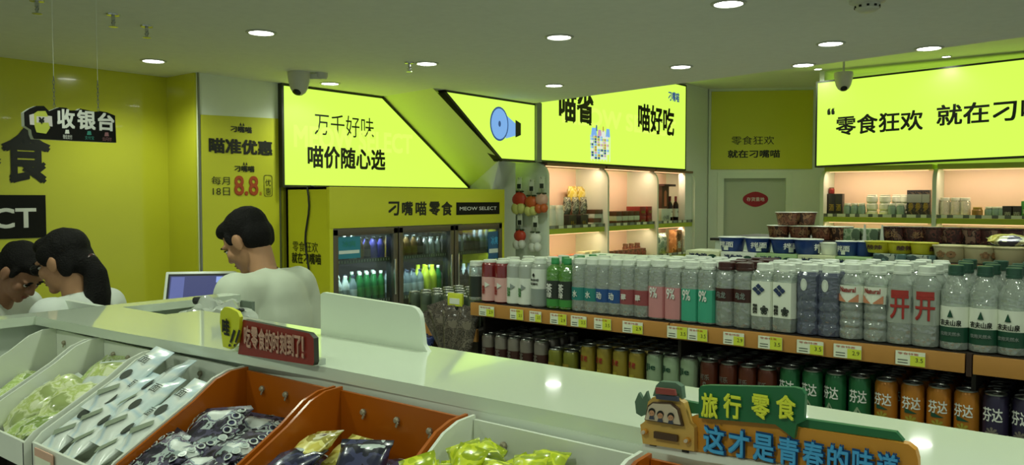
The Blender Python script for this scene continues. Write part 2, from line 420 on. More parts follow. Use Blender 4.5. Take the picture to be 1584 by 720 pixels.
b = B(); b.text('MEOW SELECT', P, .10, .33, 1.45, .20, 'sign_glow_pale', .001, .03)
b.text('万千好味', P, .325, .455, .705, .20, 'black_ink', .002, .0)
b.text('喵价随心选', P, .245, .155, .93, .205, 'black_ink', .002, .028); b.build('lettering', t)
t, P = lightbox('light_box', 'glowing lime light box with a slanted left side and a blue megaphone', plX(XB, 5.45, 2.105), [(.84, 0), (1.39, 0), (1.39, .575), (.04, .575)], .10)
b = B()
mc = (.80, .34)
b.flat([(mc[0] + .145 * math.cos(a), mc[1] + .17 * math.sin(a)) for a in [2 * PI * k / 26 for k in range(26)]], P, 'sign_deepblue', .004)
b.flat([(mc[0] + .128 * math.cos(a), mc[1] + .152 * math.sin(a)) for a in [2 * PI * k / 26 for k in range(26)]], P, 'sign_blue', .006)
b.flat([(mc[0] + .02 * math.cos(a), mc[1] + .03 * math.sin(a)) for a in [2 * PI * k / 14 for k in range(14)]], P, 'sign_deepblue', .008)
b.flat([(mc[0] + .10, mc[1] + .10), (mc[0] + .10, mc[1] - .14), (mc[0] + .27, mc[1] - .10), (mc[0] + .27, mc[1] + .02)], P, 'sign_blue', .003)
b.flat([(mc[0] + .26, mc[1] + .06), (mc[0] + .26, mc[1] - .12), (mc[0] + .35, mc[1] - .09), (mc[0] + .35, mc[1] + .03)], P, 'black_ink', .004)
b.build('megaphone_print', t)
b = B(); b.box((-5.14, 6.885, 2.4), (.14, .085, .62), mat('column_grey', '8d9488', .5)); struct(b.build('pillar'), 'narrow grey pillar between two light boxes')
t, P = lightbox('light_box', 'long glowing lime light box above the lit shelves, with a shopping basket print', plX(XB, 6.945, 2.115), [(0, 0), (3.395, 0), (3.395, 1.14), (0, 1.14)], .12)
b = B()
def hp(px, py): q = on(px, py, X=XB); return q.y - 6.945, q.z - 2.115
def ptext(s, x0, y0, x1, y1, m='black_ink', bold=.02, off=.002):
    a = hp(x0, y1); c = hp(x1, y0); b.text(s, P, a[0], a[1], c[0] - a[0], c[1] - a[1], m, off, bold)
b.text('MEOW SELECT', P, .4, .42, 2.7, .22, 'sign_glow_pale', .001, .03)
b.text('喵省', P, .335, .43, .70, .37, 'black_ink', .002, .035)
b.text('喵好吃', P, 2.07, .43, .985, .37, 'black_ink', .002, .03)
b.text('刁嘴喵', P, 2.88, .90, .32, .13, 'sign_deepblue', .002, .03)
b.build('lettering', t)
b = B(); rnd = random.Random(3)
for i in range(9):
    for j in range(6):
        x0 = .98 + j * .068 + i * -.002; y0 = .05 + i * .031
        if j >= 5 and i < 2: continue
        b.flat([(x0, y0), (x0 + .062, y0), (x0 + .062, y0 + .027), (x0, y0 + .027)], P, rnd.choice(['sign_pink', 'sign_white', 'sign_white', 'sign_blue', 'sign_deepblue', 'sign_ochre']), .003)
for x0, y0, ww, hh, m in ((.98, .42, .13, .13, 'sign_blue'), (1.12, .42, .09, .11, 'sign_pink'), (1.2, .42, .1, .10, 'sign_white'), (1.3, .42, .10, .14, 'sign_blue'), (1.08, .50, .035, .10, 'sign_deepblue'), (1.23, .5, .03, .09, 'sign_ochre')):
    y0 = .32 + (y0 - .42) * .7; hh *= .7
    b.flat([(x0, y0), (x0 + ww, y0), (x0 + ww * .85, y0 + hh), (x0 + ww * .15, y0 + hh)], P, m, .004)
for j in range(7):
    x0 = .972 + j * .07; b.flat([(x0, .33), (x0 + .012, .33), (x0 + .022 - .002 * j, .03), (x0 + .010 - .002 * j, .03)], P, 'sign_white', .005)
b.build('basket_print', t)
t, P = lightbox('light_box', 'largest glowing lime light box with a black slogan above the right shelves', plY(10.35, -3.305, 2.117),
                [(0, 0), (2.60, .062), (2.60, 1.10), (0, 1.028)], .16)
b = B()
P2 = (P[0], Vector((1, 0, .024)), VZ, -VY)
b.text('“', P2, .12, .62, .09, .085, 'black_ink', .002, .03)
b.text('零食狂欢', P2, .225, .355, .98, .24, 'black_ink', .002, .02)
b.text('就在刁嘴喵”', P2, 1.345, .385, 1.47, .24, 'black_ink', .002, .02)
b.build('lettering', t)

# ------------------------------------------------------------------ lamps and fittings on the ceiling
def downlight(x, y, label, z=CEIL, r=.082, power=None, first=[None]):
    t = empty('downlight', (x, y, z), label, 'ceiling light', 'round ceiling downlights')
    b = B(); b.lathe([(r * .86, -.002), (r * .9, -.008), (r * 1.06, -.007), (r * 1.12, -.002), (r * 1.12, .0)], 'lamp_trim', 28); b.build('trim_ring', t)
    b = B(); b.lathe([(0.0, -.004), (r * .86, -.004), (r * .86, -.001), (0, -.001)], 'lamp_glow', 28); b.build('diffuser', t)
    ld = bpy.data.lights.new('lamp', 'SPOT'); ld.energy = LAMP_W if power is None else power; ld.color = LAMP_COL
    ld.spot_size = math.radians(150); ld.spot_blend = .7; ld.shadow_soft_size = .07
    lo = bpy.data.objects.new('lamp', ld); COL.objects.link(lo); lo.parent = t; lo.location = (0, 0, -.03)
for x, y, l in ((-5.69, 3.02, 'round downlight nearest the yellow wall, above the hanging cashier sign'), (-4.217, 2.912, 'round downlight near the ceiling sprinklers, in front of the column poster'),
                (-4.218, 4.326, 'round downlight beside the single sprinkler, before the cooler light box'), (-2.892, 4.131, 'round downlight at the middle of the grey ceiling, in the picture centre'),
                (-4.149, 5.85, 'round downlight just in front of the megaphone light box'), (-1.721, 3.964, 'round downlight cut by the top edge of the picture'),
                (-2.814, 5.62, 'round downlight in front of the basket light box end'), (-1.642, 5.382, 'round downlight in front of the right dome camera'),
                (-1.181, 5.95, 'round downlight on the ceiling edge before the long slogan light box'), (-2.06, 6.11, 'small round downlight on the ceiling edge above the ochre poster'),
                (-5.60, 4.55, 'round downlight tucked behind the left dome camera')):
    downlight(x, y, l)
for x, y in ((-1.45, 1.45), (-.2, 2.7), (-2.9, 1.2), (.3, 1.2), (-.6, -.4), (1.2, 0), (-2.2, -.5), (.4, -1.8)):
    downlight(x, y, 'round downlight of the row above the snack counter, over the camera')
t = None
for x, z, l in ((on(1475, 95, Z=HIGH), HIGH, 'tiny round spotlight in the high ceiling above the slogan box'), (on(1292, 117, Z=HIGH), HIGH, 'tiny round spotlight behind the right dome camera')):
    downlight(x.x, min(x.y, 10.2), l, z, .05, LAMP_W * .8)
def dome_camera(x, y, z, label, s=1.0, bracket=None):
    t = empty('dome_camera', (x, y, z), label, 'security camera')
    b = B(); b.lathe([(.075 * s, 0), (.078 * s, -.02 * s), (.07 * s, -.07 * s), (.066 * s, -.085 * s)], 'camera_white', 24); b.build('housing', t)
    b = B(); b.lathe([(.066 * s, -.085 * s), (.060 * s, -.11 * s), (.044 * s, -.14 * s), (.02 * s, -.158 * s), (0, -.162 * s)], 'camera_white', 24); b.build('ball', t)
    b = B(); d = Vector((.25, -.55, -.8)).normalized(); c = Vector((0, 0, -.10 * s)) + d * .052 * s
    b.lathe([(.03 * s, -.01 * s), (.028 * s, .004 * s), (.012 * s, .012 * s), (0, .013 * s)], 'lens_black', 16, c, ax=d.to_track_quat('Z', 'Y').to_matrix()); b.build('lens', t)
    if bracket:
        b = B(); b.box((bracket[0], bracket[1], -.03), (.15, .05, .045), 'camera_white', (0, 0, .75), .006); b.lathe([(.05, 0), (.05, -.03), (.04, -.05)], 'camera_white', 18, (bracket[0] * 1.6, bracket[1] * 1.6, 0)); b.build('bracket', t)
dome_camera(-5.30, 4.00, CEIL, 'white dome security camera on the ceiling before the slanted cooler sign', 1.15, (.06, .09))
dome_camera(*on(1305, 112, Y=9.0), 'small white dome security camera hanging before the slogan light box', 1.25)
c2 = on(1305, 112, Y=9.0); b = B(); b.tube([c2, (c2.x, c2.y, HIGH)], .012, 'camera_white'); tag(b.build('camera_pole'), 'thin white drop pole holding the right dome camera', 'pole')
t = empty('smoke_detector', (-1.137, 4.30, CEIL), 'round smoke detector at the top edge of the picture', 'smoke detector')
b = B(); b.lathe([(.085, 0), (.085, -.02), (.06, -.03), (.055, -.055), (.04, -.065), (0, -.066)], 'camera_white', 24); b.build('housing', t)
b = B()
for k in range(10):
    a = 2 * PI * k / 10; b.box((.058 * math.cos(a), .058 * math.sin(a), -.043), (.008, .012, .010), 'lens_black', (0, 0, a))
b.build('vent', t)
for (x, y, l) in ((-4.293, 4.22, 'chrome fire sprinkler beside a downlight before the cooler sign'), (-4.436, 2.133, 'chrome fire sprinkler, farther of the pair over the cashier sign'), (-4.422, 1.745, 'chrome fire sprinkler at the very top of the picture, over the cashiers'), (-4.58, 2.394, 'chrome fire sprinkler closest to the nearest column downlight')):
    t = empty('sprinkler', (x, y, CEIL), l, 'sprinkler', 'ceiling sprinklers')
    b = B(); b.lathe([(.035, 0), (.033, -.008), (.012, -.012)], 'steel', 18); b.build('escutcheon', t)
    b = B(); b.lathe([(.010, -.01), (.010, -.035), (.006, -.04), (.006, -.06)], 'steel', 10)
    for s in (-1, 1): b.tube([(s * .008, 0, -.03), (s * .02, 0, -.045), (s * .006, 0, -.066)], .003, 'steel', 6)
    b.build('body', t)
    b = B(); b.lathe([(.0, -.064), (.022, -.066), (.024, -.069), (0, -.069)], 'steel', 14); b.build('deflector', t)

# hanging cashier sign
HX = -3.60
t = empty('hanging_sign', (HX, 1.55, 1.95), 'black cashier sign with a yellow fist hanging on two chains', 'sign')
PH = (Vector((0, -1.55, -1.95)), VY, VZ, VX)
def hq(px, py): q = on(px, py, X=HX); return (q.y, q.z)
out = [hq(*p) for p in ((38, 195), (37, 174), (46, 168), (56, 164), (68, 164), (76, 172), (84, 169), (92, 166), (103, 167), (108, 171), (120, 171), (124, 168), (146, 173), (155, 172), (166, 174), (178, 179), (180, 221), (112, 218), (52, 215), (49, 208), (48, 201))]
b = B(); b.prism(out, PH, 'black_sign', .03, 'white_plastic'); b.build('board', t)
b = B()
def hrect(pp, m, off): b.flat([hq(*p) for p in pp], PH, m, off)
hrect([(45, 178), (52, 176), (80, 180), (81, 196), (46, 193)], mat('note_white', 'cfc8c4', .5), .002)
mat('fist_yellow', 'b9c048', .5)
hrect([(52, 176), (58, 172), (70, 172), (73, 178), (75, 192), (77, 198), (71, 207), (56, 205), (53, 195)], 'fist_yellow', .003)
hrect([(56, 180), (75, 181), (75, 190), (56, 190)], 'note_white', .0035)
a = hq(59, 191); c = hq(68, 182); b.text('¥', PH, a[0], a[1], c[0] - a[0], c[1] - a[1], 'black_ink', .005, .04)
b.build('fist_print', t)
b = B()
for s, x0, y0, x1, y1 in (('收', 88, 198, 115, 170), ('银', 119, 200, 147, 172), ('台', 151, 202, 176, 176)):
    a = hq(x0, y0); c = hq(x1, y1); b.text(s, PH, a[0], a[1], c[0] - a[0], c[1] - a[1], 'white_ink', .003, .03)
mat('teal_ink', '3d8f80', .5); mat('pink_ink', '9a6a70', .5)
for s, x0, y0, x1, y1, m in (('微信支付', 97, 215, 111, 209, 'white_ink'), ('支付宝', 131, 216, 145, 211, 'teal_ink'), ('云闪付', 158, 218, 172, 213, 'pink_ink')):
    a = hq(x0, y0); c = hq(x1, y1); b.text(s, PH, a[0], a[1], c[0] - a[0], c[1] - a[1], m, .003, .0)
for x0, y0, x1, y1, m in ((100, 207, 107, 201, 'white_ink'), (134, 209, 141, 203, 'teal_ink'), (161, 211, 168, 205, 'pink_ink')):
    hrect([(x0, y0), (x1, y0), (x1 - 1, y1), (x0 + 1, y1)], m, .003)
b.build('lettering', t)
for px, py in ((84, 167), (152, 172)):
    q = hq(px, py); b = B(); n = 60; z = q[1] - 1.95
    L = .13; k = int(L / .016)
    for i in range(k):
        zc = z + (i + .5) * L / k
        pts = [(.004 * math.cos(a) if i % 2 else 0, q[0] - 1.55 + (0 if i % 2 else .004 * math.cos(a)), zc + .0105 * math.sin(a)) for a in [2 * PI * j / 8 for j in range(9)]]
        b.tube(pts, .0012, 'grey_metal', 4)
    b.tube([(0, q[0] - 1.55, z + L - .004), (0, q[0] - 1.55, CEIL - 1.95)], .0008, 'white_plastic', 5); b.build('chain', t)

# ------------------------------------------------------------------ snack counter
TOP = 1.37
t = empty('counter', (-1.0, 1.15, 0), 'glossy white L-shaped shop counter above the snack bins', 'counter')
b = B()
outl = [(1.2, 1.02), (1.2, 1.30), (-2.20, 1.30), (-2.20, 1.19), (-2.455, 1.19), (-2.455, 1.60), (-2.535, 1.60), (-2.535, -.4), (-2.455, -.4), (-2.455, .945), (-1.95, .963), (-1.30, 1.008), (-.55, 1.02)]
b.prism([(x + 1.0, y - 1.15) for x, y in outl[::-1]][::-1], (Vector((0, 0, TOP)), VX, VY, VZ), 'counter_white', .024)
bmesh.ops.recalc_face_normals(b.bm, faces=b.bm.faces[:])
b.build('countertop', t)
b = B()
b.box((.0 , .12, .67), (4.3, .022, 1.34), 'panel_white'); b.box((-1.52, -.4, .67), (.022, 1.6, 1.34), 'panel_white')
b.box((2.15, .06, .67), (.02, .14, 1.34), 'panel_white'); b.box((.40, -.128, .673), (3.5, .012, 1.346), 'panel_white'); b.box((-1.37, -.165, .673), (.16, .012, 1.346), 'panel_white')
b.build('back_panel', t)
b = B(); b.box((-1.31, .30, 1.20), (.28, .30, .02), mat('tray_grey', '7f8c7c', .5)); b.box((-1.425, .455, 1.275), (.07, .012, .15), 'tray_grey'); b.build('well_tray', t)
b = B()
for x in (-2.40, -2.13, -1.86, -1.52, -1.21, -.88, -.55, -.22, .11): b.box((x + 1.0, -.24, .54), (.02, .26, 1.08), 'shelf_dark')
b.box((-.3, -.30, .50), (3.1, .02, 1.0), 'shelf_dark'); b.box((-.3, -.30, .05), (3.1, .26, .1), 'shelf_dark'); b.build('base_frame', t)

def packet(name, w, h, th, m, wave=0.0, band=None, seed=0, dots=None, txt=None, tm='white_ink'):
    """pillow pack: puffed film with flat crimped ends"""
    rnd = random.Random(seed); nx, ny = 10, 14; b = B(); top = {}; bot = {}
    for i in range(nx + 1):
        for j in range(ny + 1):
            u, v = i / nx * 2 - 1, j / ny * 2 - 1
            e = max(0, 1 - abs(u) ** 3) ** .6 * max(0, 1 - (abs(v) / .86) ** 4 if abs(v) < .86 else 0) ** .7
            wv = 1 + wave * math.sin(j * 2.6 + (0 if u > 0 else 1.3)) * (abs(u) > .8)
            x, y = u * w / 2 * wv * (1 - .06 * (abs(v) < .8)), v * h / 2
            z = e * th / 2 * (1 + .35 * noise.noise(Vector((u * 2.2 + seed * 3.1, v * 2.6, seed))))
            top[i, j] = b.bm.verts.new((x, y, z + .0006)); bot[i, j] = b.bm.verts.new((x, y, -z - .0006))
    mi = b.mi(m); mb = b.mi(band) if band else mi
    for i in range(nx):
        for j in range(ny):
            k = mb if band and (j in (0, ny - 1) or (4 <= j <= 6)) else mi
            f = b.bm.faces.new((top[i, j], top[i + 1, j], top[i + 1, j + 1], top[i, j + 1])); f.smooth = True; f.material_index = k
            f = b.bm.faces.new((bot[i, j], bot[i, j + 1], bot[i + 1, j + 1], bot[i + 1, j])); f.smooth = True; f.material_index = k
    edge = [(i, 0) for i in range(nx)] + [(nx, j) for j in range(ny)] + [(i, ny) for i in range(nx, 0, -1)] + [(0, j) for j in range(ny, 0, -1)]
    for p, q in zip(edge, edge[1:] + edge[:1]):
        f = b.bm.faces.new((top[p], bot[p], bot[q], top[q])); f.material_index = mi
    if dots:
        hz = lambda u, v: max(0, 1 - abs(u) ** 3) ** .6 * max(0, 1 - (abs(v) / .86) ** 4 if abs(v) < .86 else 0) ** .7 * th / 2 * (1 + .35 * noise.noise(Vector((u * 2.2 + seed * 3.1, v * 2.6, seed)))) + .0022
        for sd in (-1, 1):
            for k in range(7):
                u0, v0 = sd * .80, -.72 + k * .24
                for rx_, ry_, mm, up in ((.13, .105, 'pale_film', 0), (.085, .07, dots, .0008)):
                    b.face([((u0 + rx_ * math.cos(a)) * w / 2, (v0 + ry_ * math.sin(a)) * h / 2, hz(min(.97, abs(u0 + rx_ * math.cos(a))), v0 + ry_ * math.sin(a)) + up) for a in [2 * PI * q / 10 for q in range(10)]], mm)
    if txt:
        b.text(txt, (Vector((0, 0, th * .56)), VX, VY, VZ), -w * .3, -h * .30, w * .6, h * .14, tm, .001, .0)
    return b.build(name, sharp=60)

mat('purple_film', '453b52', .3); mat('pale_film', 'cfd8d2', .25)
blotch('cookie_film', ['1c1826', '3a3348', '1c1826', 'a9b5b2', '584a66', '8a9aa0', 'cfd6d0'], 22, .38, 4, .0)
blotch('cookie_film_dark', ['1b1a20', '2c2838', '4f4a63', '23202c', '8a9a98'], 18, .38, 4, .0)
blotch('green_film', ['86a040', 'a8bf6c', 'c9d8a0', 'a8bc5c', 'dfe6cc', '7c9448'], 30, .25, 6, .3, soft=True)
blotch('onion_film', ['c9d28c', 'e2e8c0', 'b3c46a', 'dde4b4', '9aa868'], 16, .25, 5, .3, soft=True)
blotch('white_blue_film', ['dfe8e4', 'd4e2e2', 'e8eee6', 'c2d6de', 'e8eee6'], 9, .25, 2, .3, soft=True)
blotch('straw_film', ['cfc25a', 'e2da84', '9a9240', 'd8d6b4', '4a4660'], 14, .25, 3, .3)
blotch('navy_film', ['23243e', '3a3c5c', '1a1a2a', 'b8c4c0'], 16, .25, 3, .3)
blotch('lime_film', ['b2c416', 'd2de30', '98aa18', 'e0e662', '6c7c14'], 14, .3, 3, .3)
blotch('lilac_film', ['7a6a7c', '9b8b9a', '5c5060', 'b8aeb4'], 14, .3)
mat('pack_mark', '3a4238', .5); mat('ice_blue', 'c6dade', .25)

BX = [-2.395, -2.128, -1.845, -1.512, -1.212, -.880, -.552, -.225]
BIN_PROF = [(.995, 1.342), (.955, 1.340), (.92, 1.328), (.87, 1.293), (.715, 1.205), (.695, 1.185), (.695, 1.135), (.995, 1.10)]
BIN_SPEC = [('bin_white', 'white snack bin of green packs at the left end of the row'), ('bin_white', 'white snack bin of pale green packs, second from the left end'),
            ('bin_white', 'white snack bin of tall white packs beside the orange bin'), ('bin_orange', 'orange snack bin full of dark wavy-edged packs'),
            ('bin_orange', 'orange snack bin of straw yellow and navy packs'), ('bin_white', 'grey white snack bin of lime yellow packs'), ('bin_orange', 'orange snack bin under the cartoon van sign')]
for i, (m, lab) in enumerate(BIN_SPEC):
    x0, x1 = BX[i] + .004, BX[i + 1] - .004
    dy = [-.03, -.02, .0, .0, .01, .015, .015][i] * .6
    t = empty('snack_bin', ((x0 + x1) / 2, .85, 1.10), lab, 'bin', 'snack bins')
    b = B(); hw = (x1 - x0) / 2
    for s in (-1, 1):
        b.prism([(y - .85 + dy, z - 1.10) for y, z in BIN_PROF], (Vector((s * hw, 0, 0)), VY, VZ, VX * 1.0), m, .006 if s > 0 else -.006)
    b.box((0, .142 + dy, .118), (2 * hw - .014, .006, .235), m); b.box((0, -.152 + dy, .06), (2 * hw - .002, .006, .055), m)
    b.box((0, -.005 + dy, .016), (2 * hw - .014, .285, .006), m, (-.115, 0, 0))
    bmesh.ops.recalc_face_normals(b.bm, faces=b.bm.faces[:]); b.build('shell', t)
    for k, fx, fz in ((0, -.55, .205), (1, 0.0, .205), (2, .5, .200), (3, -.3, .15), (4, .45, .14)):
        b = B(); b.lathe([(.0, -.004), (.006, -.003), (.0065, .001), (.004, .0045), (0, .005)], 'rivet', 10, ax=Matrix.Rotation(PI / 2, 3, 'X'))
        b.box((.004, -.003, -.007), (.004, .002, .010), 'rivet', (0, .5, 0)); b.build('rivet', t, (fx * hw, .136 + dy, fz))
    if i in (0, 2, 3):
        b = B(); b.box((-hw * .55, -.160 + dy, .052), (.085, .003, .062), mat('tag_pink', 'd2a58e', .4)); b.box((-hw * .55, -.1625 + dy, .052), (.075, .001, .03), 'tag_white'); b.build('price_card', t)

def heap(name, protos, x0, x1, n, label, cat, group, y0=.74, y1=.94, z0=1.195, z1=1.265, tilt=.45, seed=1, jit=.5, yaw0=0.0, layers=2):
    """packs lying on each other; each lands higher than the one before in its own cell"""
    rnd = random.Random(seed); k = 0; rows = max(1, round(n / layers / 2))
    cells = []
    for l in range(layers):
        for r in range(rows):
            for c in range(2): cells.append((l, r, c))
    cells = cells[:n]
    for i, (l, r, c) in enumerate(cells):
        p = protos[i % len(protos)]
        f = (r + .5) / rows
        x = x0 + (x1 - x0) * ((c + .5) / 2 + (rnd.random() - .5) * .22); y = y0 + (y1 - y0) * (f + (rnd.random() - .5) * .12)
        z = z0 + (z1 - z0) * f - .024 * (layers - 1 - l) + rnd.random() * .012 - (.01 if l == 0 else 0)
        row = 'front' if f < .34 else 'middle' if f < .67 else 'back'
        lab = '%s, %s row, %s%s' % (label, ORD[r], ('left', 'right')[c], '' if layers == 1 else ', ' + ['lowest', 'upper', 'topmost'][l])
        rot = (tilt + rnd.uniform(-.3, .3) * jit * 2, rnd.uniform(-.5, .5) * jit, yaw0 + rnd.uniform(-1.2, 1.2) * jit)
        o = p if i < len(protos) else p.copy()
        if i >= len(protos): COL.objects.link(o)
        tag(o, lab.strip(), cat, group); o.location = (x, y, z); o.rotation_euler = rot
# bin by bin
heap('pack', [packet('snack_pack', .11, .15, .035, 'green_film', seed=1), packet('snack_pack', .10, .14, .04, 'onion_film', seed=2)], -2.36, -2.16, 8, 'green printed snack pack in the first white bin', 'snack pack', 'packs in the first white bin', z0=1.17, z1=1.215, seed=3, layers=1)
heap('pack', [packet('snack_pack', .115, .16, .045, 'onion_film', seed=3), packet('snack_pack', .11, .15, .03, 'green_film', seed=4), packet('snack_pack', .10, .13, .05, 'onion_film', seed=5, band='pale_film')], -2.09, -1.88, 12, 'pale green snack pack in the second white bin', 'snack pack', 'packs in the second white bin', z0=1.185, z1=1.275, seed=5)
def tall_pack(seed):
    o = packet('noodle_pack', .066, .205, .026, 'white_blue_film', seed=seed)
    me = o.data; return o
tp = [tall_pack(11), tall_pack(12)]
for o in tp:
    t2 = B(); P = (Vector((0, 0, .0145)), VX, VY, VZ)
    t2.flat([(.012 * math.cos(a), .0 + .016 * math.sin(a)) for a in [2 * PI * k / 16 for k in range(16)]], P, 'pack_mark', .001)
    t2.flat([(-.02, -.060), (-.008, -.072), (.022, -.035), (.012, -.025)], P, mat('leaf_print', '86927c', .5), .001)
    t2.text('面', P, -.014, .040, .028, .022, 'pack_mark', .001, .0)
    t2.build('printing', o)
spots = [(-1.795, .80, .10), (-1.745, .835, .04), (-1.70, .80, -.05), (-1.65, .84, .06), (-1.60, .80, -.06), (-1.555, .845, .08), (-1.68, .885, -.12), (-1.77, .88, .14)]
for i, (x, y, a) in enumerate(spots):
    o = tp[i % 2] if i < 2 else tp[i % 2].copy()
    lab = 'tall white noodle pack leaning in the third bin, %s from left, %s row' % (ORD[i if i < 6 else i - 6], 'front' if i < 6 else 'back')
    if i >= 2:
        COL.objects.link(o)
        for ch in children(tp[i % 2]): c = ch.copy(); COL.objects.link(c); c.parent = o
    tag(o, lab, 'snack pack', 'tall white packs in the third bin'); o.location = (x, y - .01, 1.226 + (.014 if i % 2 else 0) + (.020 if i > 5 else 0) + (y - .8) * .5); o.rotation_euler = (.55, a, a * 1.5 - .08)
heap('pack', [packet('cookie_pack', .125, .15, .04, 'cookie_film', .12, 'cookie_film_dark', 21, 'navy_film'), packet('cookie_pack', .12, .15, .035, 'cookie_film_dark', .12, 'cookie_film', 22, 'navy_film'), packet('cookie_pack', .12, .14, .04, 'cookie_film', .14, None, 23, 'navy_film')],
     -1.48, -1.24, 14, 'dark wavy-edged cookie pack in the left orange bin', 'cookie pack', 'packs in the left orange bin', z0=1.185, z1=1.258, seed=8, tilt=.3)
heap('pack', [packet('candy_pack', .08, .14, .03, 'straw_film', seed=31), packet('candy_pack', .09, .13, .04, 'navy_film', seed=32), packet('candy_pack', .085, .13, .035, 'straw_film', seed=33, band='pale_film')],
     -1.18, -.91, 14, 'straw yellow and navy candy pack in the right orange bin', 'candy pack', 'packs in the right orange bin', z0=1.212, z1=1.275, seed=12, tilt=.35)
lim = [packet('jelly_pack', .055, .09, .03, 'lime_film', seed=41), packet('jelly_pack', .06, .085, .035, 'lime_film', seed=42)]
heap('pack', lim, -.860, -.655, 42, 'small lime yellow jelly pack in the grey white bin', 'jelly pack', 'lime packs in the grey white bin', y0=.76, y1=.95, z0=1.262, z1=1.300, seed=15, layers=3, jit=.9)
heap('pack', [packet('jelly_pack', .06, .09, .03, 'lilac_film', seed=44)], -.66, -.575, 6, 'small lilac jelly pack in the grey white bin', 'jelly pack', 'lilac packs in the grey white bin', y0=.80, y1=.95, z0=1.235, z1=1.268, seed=18, layers=1, jit=.8)
# lower shelf of red packs, seen past the bins' front at the lower left
red = packet('sauce_pack', .10, .13, .03, blotch('red_film', ['8c1f1a', 'b0352a', '6a1714', 'd8b49a'], 14, .3), seed=51)
for i in range(6):
    o = red if i == 0 else red.copy()
    if i: COL.objects.link(o)
    tag(o, 'dull red snack pack on the low shelf under the white bins, %s along' % ORD[i], 'snack pack', 'red packs under the bins'); o.location = (-2.0 + i * .115, .60, .965 + .01 * (i % 2)); o.rotation_euler = (.35, .1 * (i % 3 - 1), .3 * (i % 2))
b = B(); b.box((0, 0, 0), (1.9, .16, .02), 'panel_white'); b.box((0, -.085, .01), (1.9, .012, .05), 'panel_white'); tag(b.build('low_shelf', None, (-1.35, .62, .925)), 'low pale shelf board under the snack bins', 'shelf')

# crumpled bag in the well, upright board, signs on the counter
b = B(); tmp = bmesh.new(); bmesh.ops.create_icosphere(tmp, subdivisions=4, radius=1)
for v in tmp.verts:
    d = v.co.normalized(); k = 1 + .35 * noise.noise(d * 2.3) + .22 * noise.noise(d * 6.1)
    v.co = Vector((d.x * .125 * k, d.y * .10 * k, d.z * .075 * k))
b.add(tmp, clear('crinkled_film', 'e4ece2', .15, .35, .5, 'dfe6d8'), True)
t = tag(b.build('plastic_bag', None, (-2.335, 1.43, 1.300)), 'crumpled clear plastic bag lying behind the counter edge', 'bag')
b = B(); b.tube([(-.09, -.02, .07), (-.05, .0, .075), (-.01, .03, .055), (.04, .045, .06)], .012, 'black_plastic', 8)
for k in range(5): b.ell((-.02 + .03 * k, -.02 + .012 * k, .075 - .006 * k), (.012, .009, .007), 'black_plastic', 8, 6)
b.build('dark_handle', t)
t = empty('white_board', (-1.415, 1.245, TOP), 'blank white upright board with rounded corner standing on the counter', 'board')
b = B(); PB = (Vector((0, 0, 0)), VX, VZ, -VY)
pts = [(-.160, 0), (.20, 0), (.187, .015), (.182, .05)] + [(.150 + .03 * math.cos(a), .065 + .03 * math.sin(a)) for a in [math.radians(v) for v in (0, 30, 60, 90)]] + [(-.150, .104), (-.160, .099)]
b.prism(pts, PB, 'panel_white', .012); b.build('board', t)

# small red sign with a yellow bubble
t = empty('counter_sign', (-1.42, 1.0, TOP), 'small red slogan sign with a yellow speech bubble on the counter edge', 'sign')
PS = (Vector((1.42, -1.0 + .99, -TOP)), VX, VZ, -VY)
def sq(px, py, Y=.99): q = on(px, py, Y=Y); return (q.x, q.z)
b = B(); b.prism([sq(*p) for p in ((368, 548), (376, 495), (478, 516), (485, 524), (486, 561), (484, 566))][::-1], PS, mat('sign_red', '8c2a1e', .4), .012, 'dark_frame'); b.build('board', t)
b = B(); a = sq(379, 540); c = sq(474, 517)
for i, ch in enumerate('吃零食的时刻到了！'):
    x = 380 + i * 11.1; x2 = x + 10; ya = 517 + (x - 380) * .195; p0 = sq(x, ya - 13 + 33); p1 = sq(x2, ya - 13)
    b.text(ch, PS, p0[0], p0[1], (p1[0] - p0[0]) * (1 if ch != '！' else .35), sq(x, ya - 14)[1] - p0[1], 'tag_pink', .003, .03)
b.build('lettering', t)
b = B(); PS2 = (PS[0] - VY * .008, *PS[1:])
b.prism([sq(*p) for p in ((345, 498), (346, 482), (352, 475), (360, 476), (372, 482), (376, 490), (375, 505), (371, 530), (362, 540), (350, 536))][::-1], PS2, mat('bubble_yellow', 'd2d628', .4), .008)
PS3 = (PS2[0] - VY * .001, *PS2[1:])
p0 = sq(351, 517); p1 = sq(362, 493); b.text('哇', PS3, p0[0], p0[1], p1[0] - p0[0], p1[1] - p0[1], 'black_ink', .002, .04)
for k in (0, 8): b.flat([sq(*p) for p in ((362 + k, 529), (365 + k, 530), (371 + k, 511), (368 + k, 509))], PS3, 'black_ink', .002); b.flat([sq(*p) for p in ((360 + k, 535), (363 + k, 536), (364 + k, 532), (361 + k, 531))], PS3, 'black_ink', .002)
b.build('speech_bubble', t)
b = B(); b.box((.0, .012, .006), (.27, .03, .012), 'clear_film'); b.build('stand', t)

